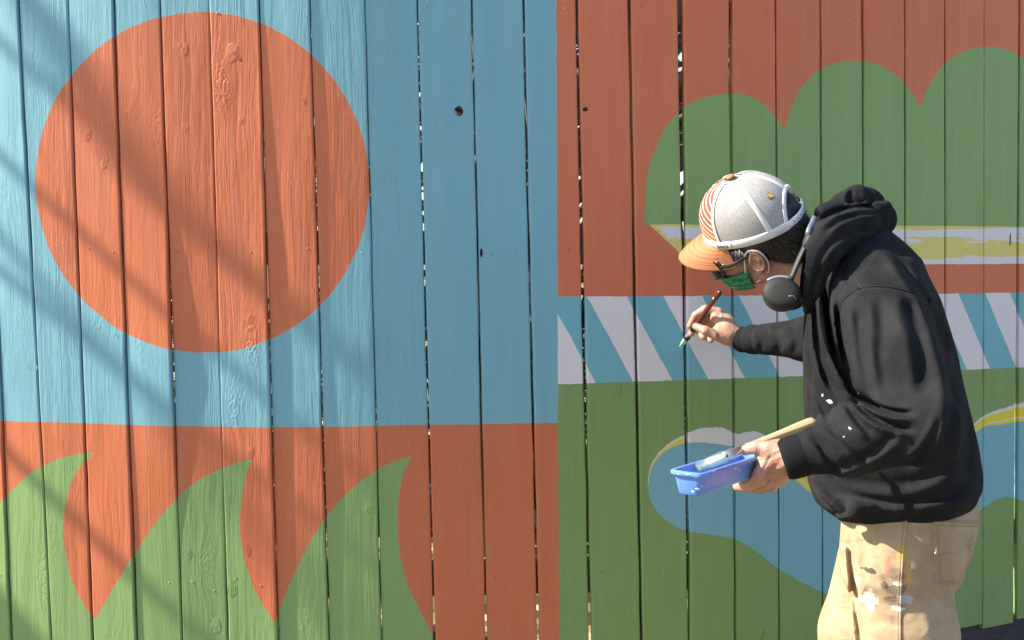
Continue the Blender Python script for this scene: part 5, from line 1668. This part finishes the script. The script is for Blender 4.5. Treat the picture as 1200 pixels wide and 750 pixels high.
def keep_off(w):
    """branches stay on their own side of the fence"""
    for q in w:
        lim = fence_y(min(3, max(-3, q[0]))) + .35
        if q[1] < lim: q[1] = lim + .3 * (1 - math.exp(-(lim - q[1])))
    return w
def bare_tree(x, y, h, r, label):
    tr = tag(empty('bare_tree', (x, y, .4)), label, 'tree', 'bare trees in the yard behind the fence')
    tk = wander((x, y, .35), (x + rng.uniform(-.4, .4), y + rng.uniform(-.4, .4), h), 12, .06)
    link('trunk', mesh_from(*tube(tk, np.linspace(r, r * .25, 12), 8)), BARK, tr)
    V, Fc = [], []
    for k in range(46):
        i = int(rng.integers(3, 12)); a = tk[i]
        an = rng.uniform(0, 6.28); L = rng.uniform(.6, 1.9)
        b = a + np.array([math.cos(an) * L, math.sin(an) * L, rng.uniform(.2, 1.2) * L])
        w = keep_off(wander(a, b, 7, .07)); vf = tube(w, np.linspace(r * .35, .006, 7), 5); V, Fc = join((V, Fc), vf)
        for _ in range(7):
            j = int(rng.integers(2, 7)); an2 = an + rng.uniform(-1.2, 1.2); L2 = L * rng.uniform(.25, .6)
            b2_ = w[j] + np.array([math.cos(an2) * L2, math.sin(an2) * L2, rng.uniform(-.2, .9) * L2])
            vf = tube(keep_off(wander(w[j], b2_, 4, .04)), np.linspace(.012, .003, 4), 4); V, Fc = join((V, Fc), vf)
    tag(link('crown', mesh_from(V, Fc), BARK, tr), kind='stuff')
bare_tree(-1.2, 6.2, 5.5, .13, 'slender bare tree seen through the gaps beside the knot hole')
bare_tree(0.75, 7.0, 6.0, .16, 'bare tree with a stout trunk seen through the wide gap in the orange planks')
bare_tree(1.6, 8.5, 6.5, .15, 'bare tree seen through the gap at the green cloud')
bare_tree(-0.35, 9.5, 7.0, .18, 'far bare tree seen through the gaps in the blue planks')
bare_tree(0.15, 5.2, 5.0, .10, 'thin bare tree seen through the gaps at the edge of the orange panel')
bare_tree(0.95, 5.8, 5.2, .11, 'thin bare tree seen through the gap beside the cap')
bare_tree(-0.62, 4.7, 4.6, .07, 'small bare sapling just behind the blue planks near the orange disc')
bare_tree(-0.12, 4.4, 4.4, .06, 'small bare sapling just behind the blue planks by the colour change')
bare_tree(0.30, 4.6, 4.6, .05, 'small bare sapling just behind the orange planks beside the green cloud')
bare_tree(-2.6, 8.0, 6.0, .15, 'bare tree behind the planks of the orange disc')

def shrub(x, y, rx, rz, label, n=2600):
    sh = tag(empty('evergreen_shrub', (x, y, .4)), label, 'shrub', 'shrubs in the yard behind the fence')
    link('stem', mesh_from(*tube(wander((x, y, .35), (x + .05, y, .4 + rz), 6, .02), np.linspace(.035, .01, 6), 6)), BARK, sh)
    V, Fc = [], []
    for k in range(n):
        v = rng.normal(0, 1, 3); v /= np.linalg.norm(v); rr = rng.uniform(.35, 1) ** .5
        c = np.array([x, y, .4 + rz]) + v * rr * np.array([rx, rx * .8, rz])
        a, b = rng.normal(0, 1, 3), rng.normal(0, 1, 3)
        a /= np.linalg.norm(a); b = np.cross(a, b); b /= np.linalg.norm(b)
        q = len(V); V += [c - a * .05, c + b * .022, c + a * .05, c - b * .022]; Fc.append((q, q + 1, q + 2, q + 3))
    tag(link('foliage', mesh_from(V, Fc), LEAF, sh, smooth=False), kind='stuff')
shrub(-0.55, 5.0, .75, .55, 'dark evergreen shrub seen through the gaps below the blue field')
shrub(0.75, 5.6, .8, .62, 'dark evergreen shrub seen through the gaps of the striped band')
shrub(1.9, 5.4, .7, .50, 'dark evergreen shrub behind the planks of the green field')
shrub(2.75, 6.2, .95, 1.9, 'tall dark evergreen showing over the fence top', 5000)
shrub(-1.9, 5.2, .9, .60, 'broad evergreen shrub behind the planks of the orange waves')
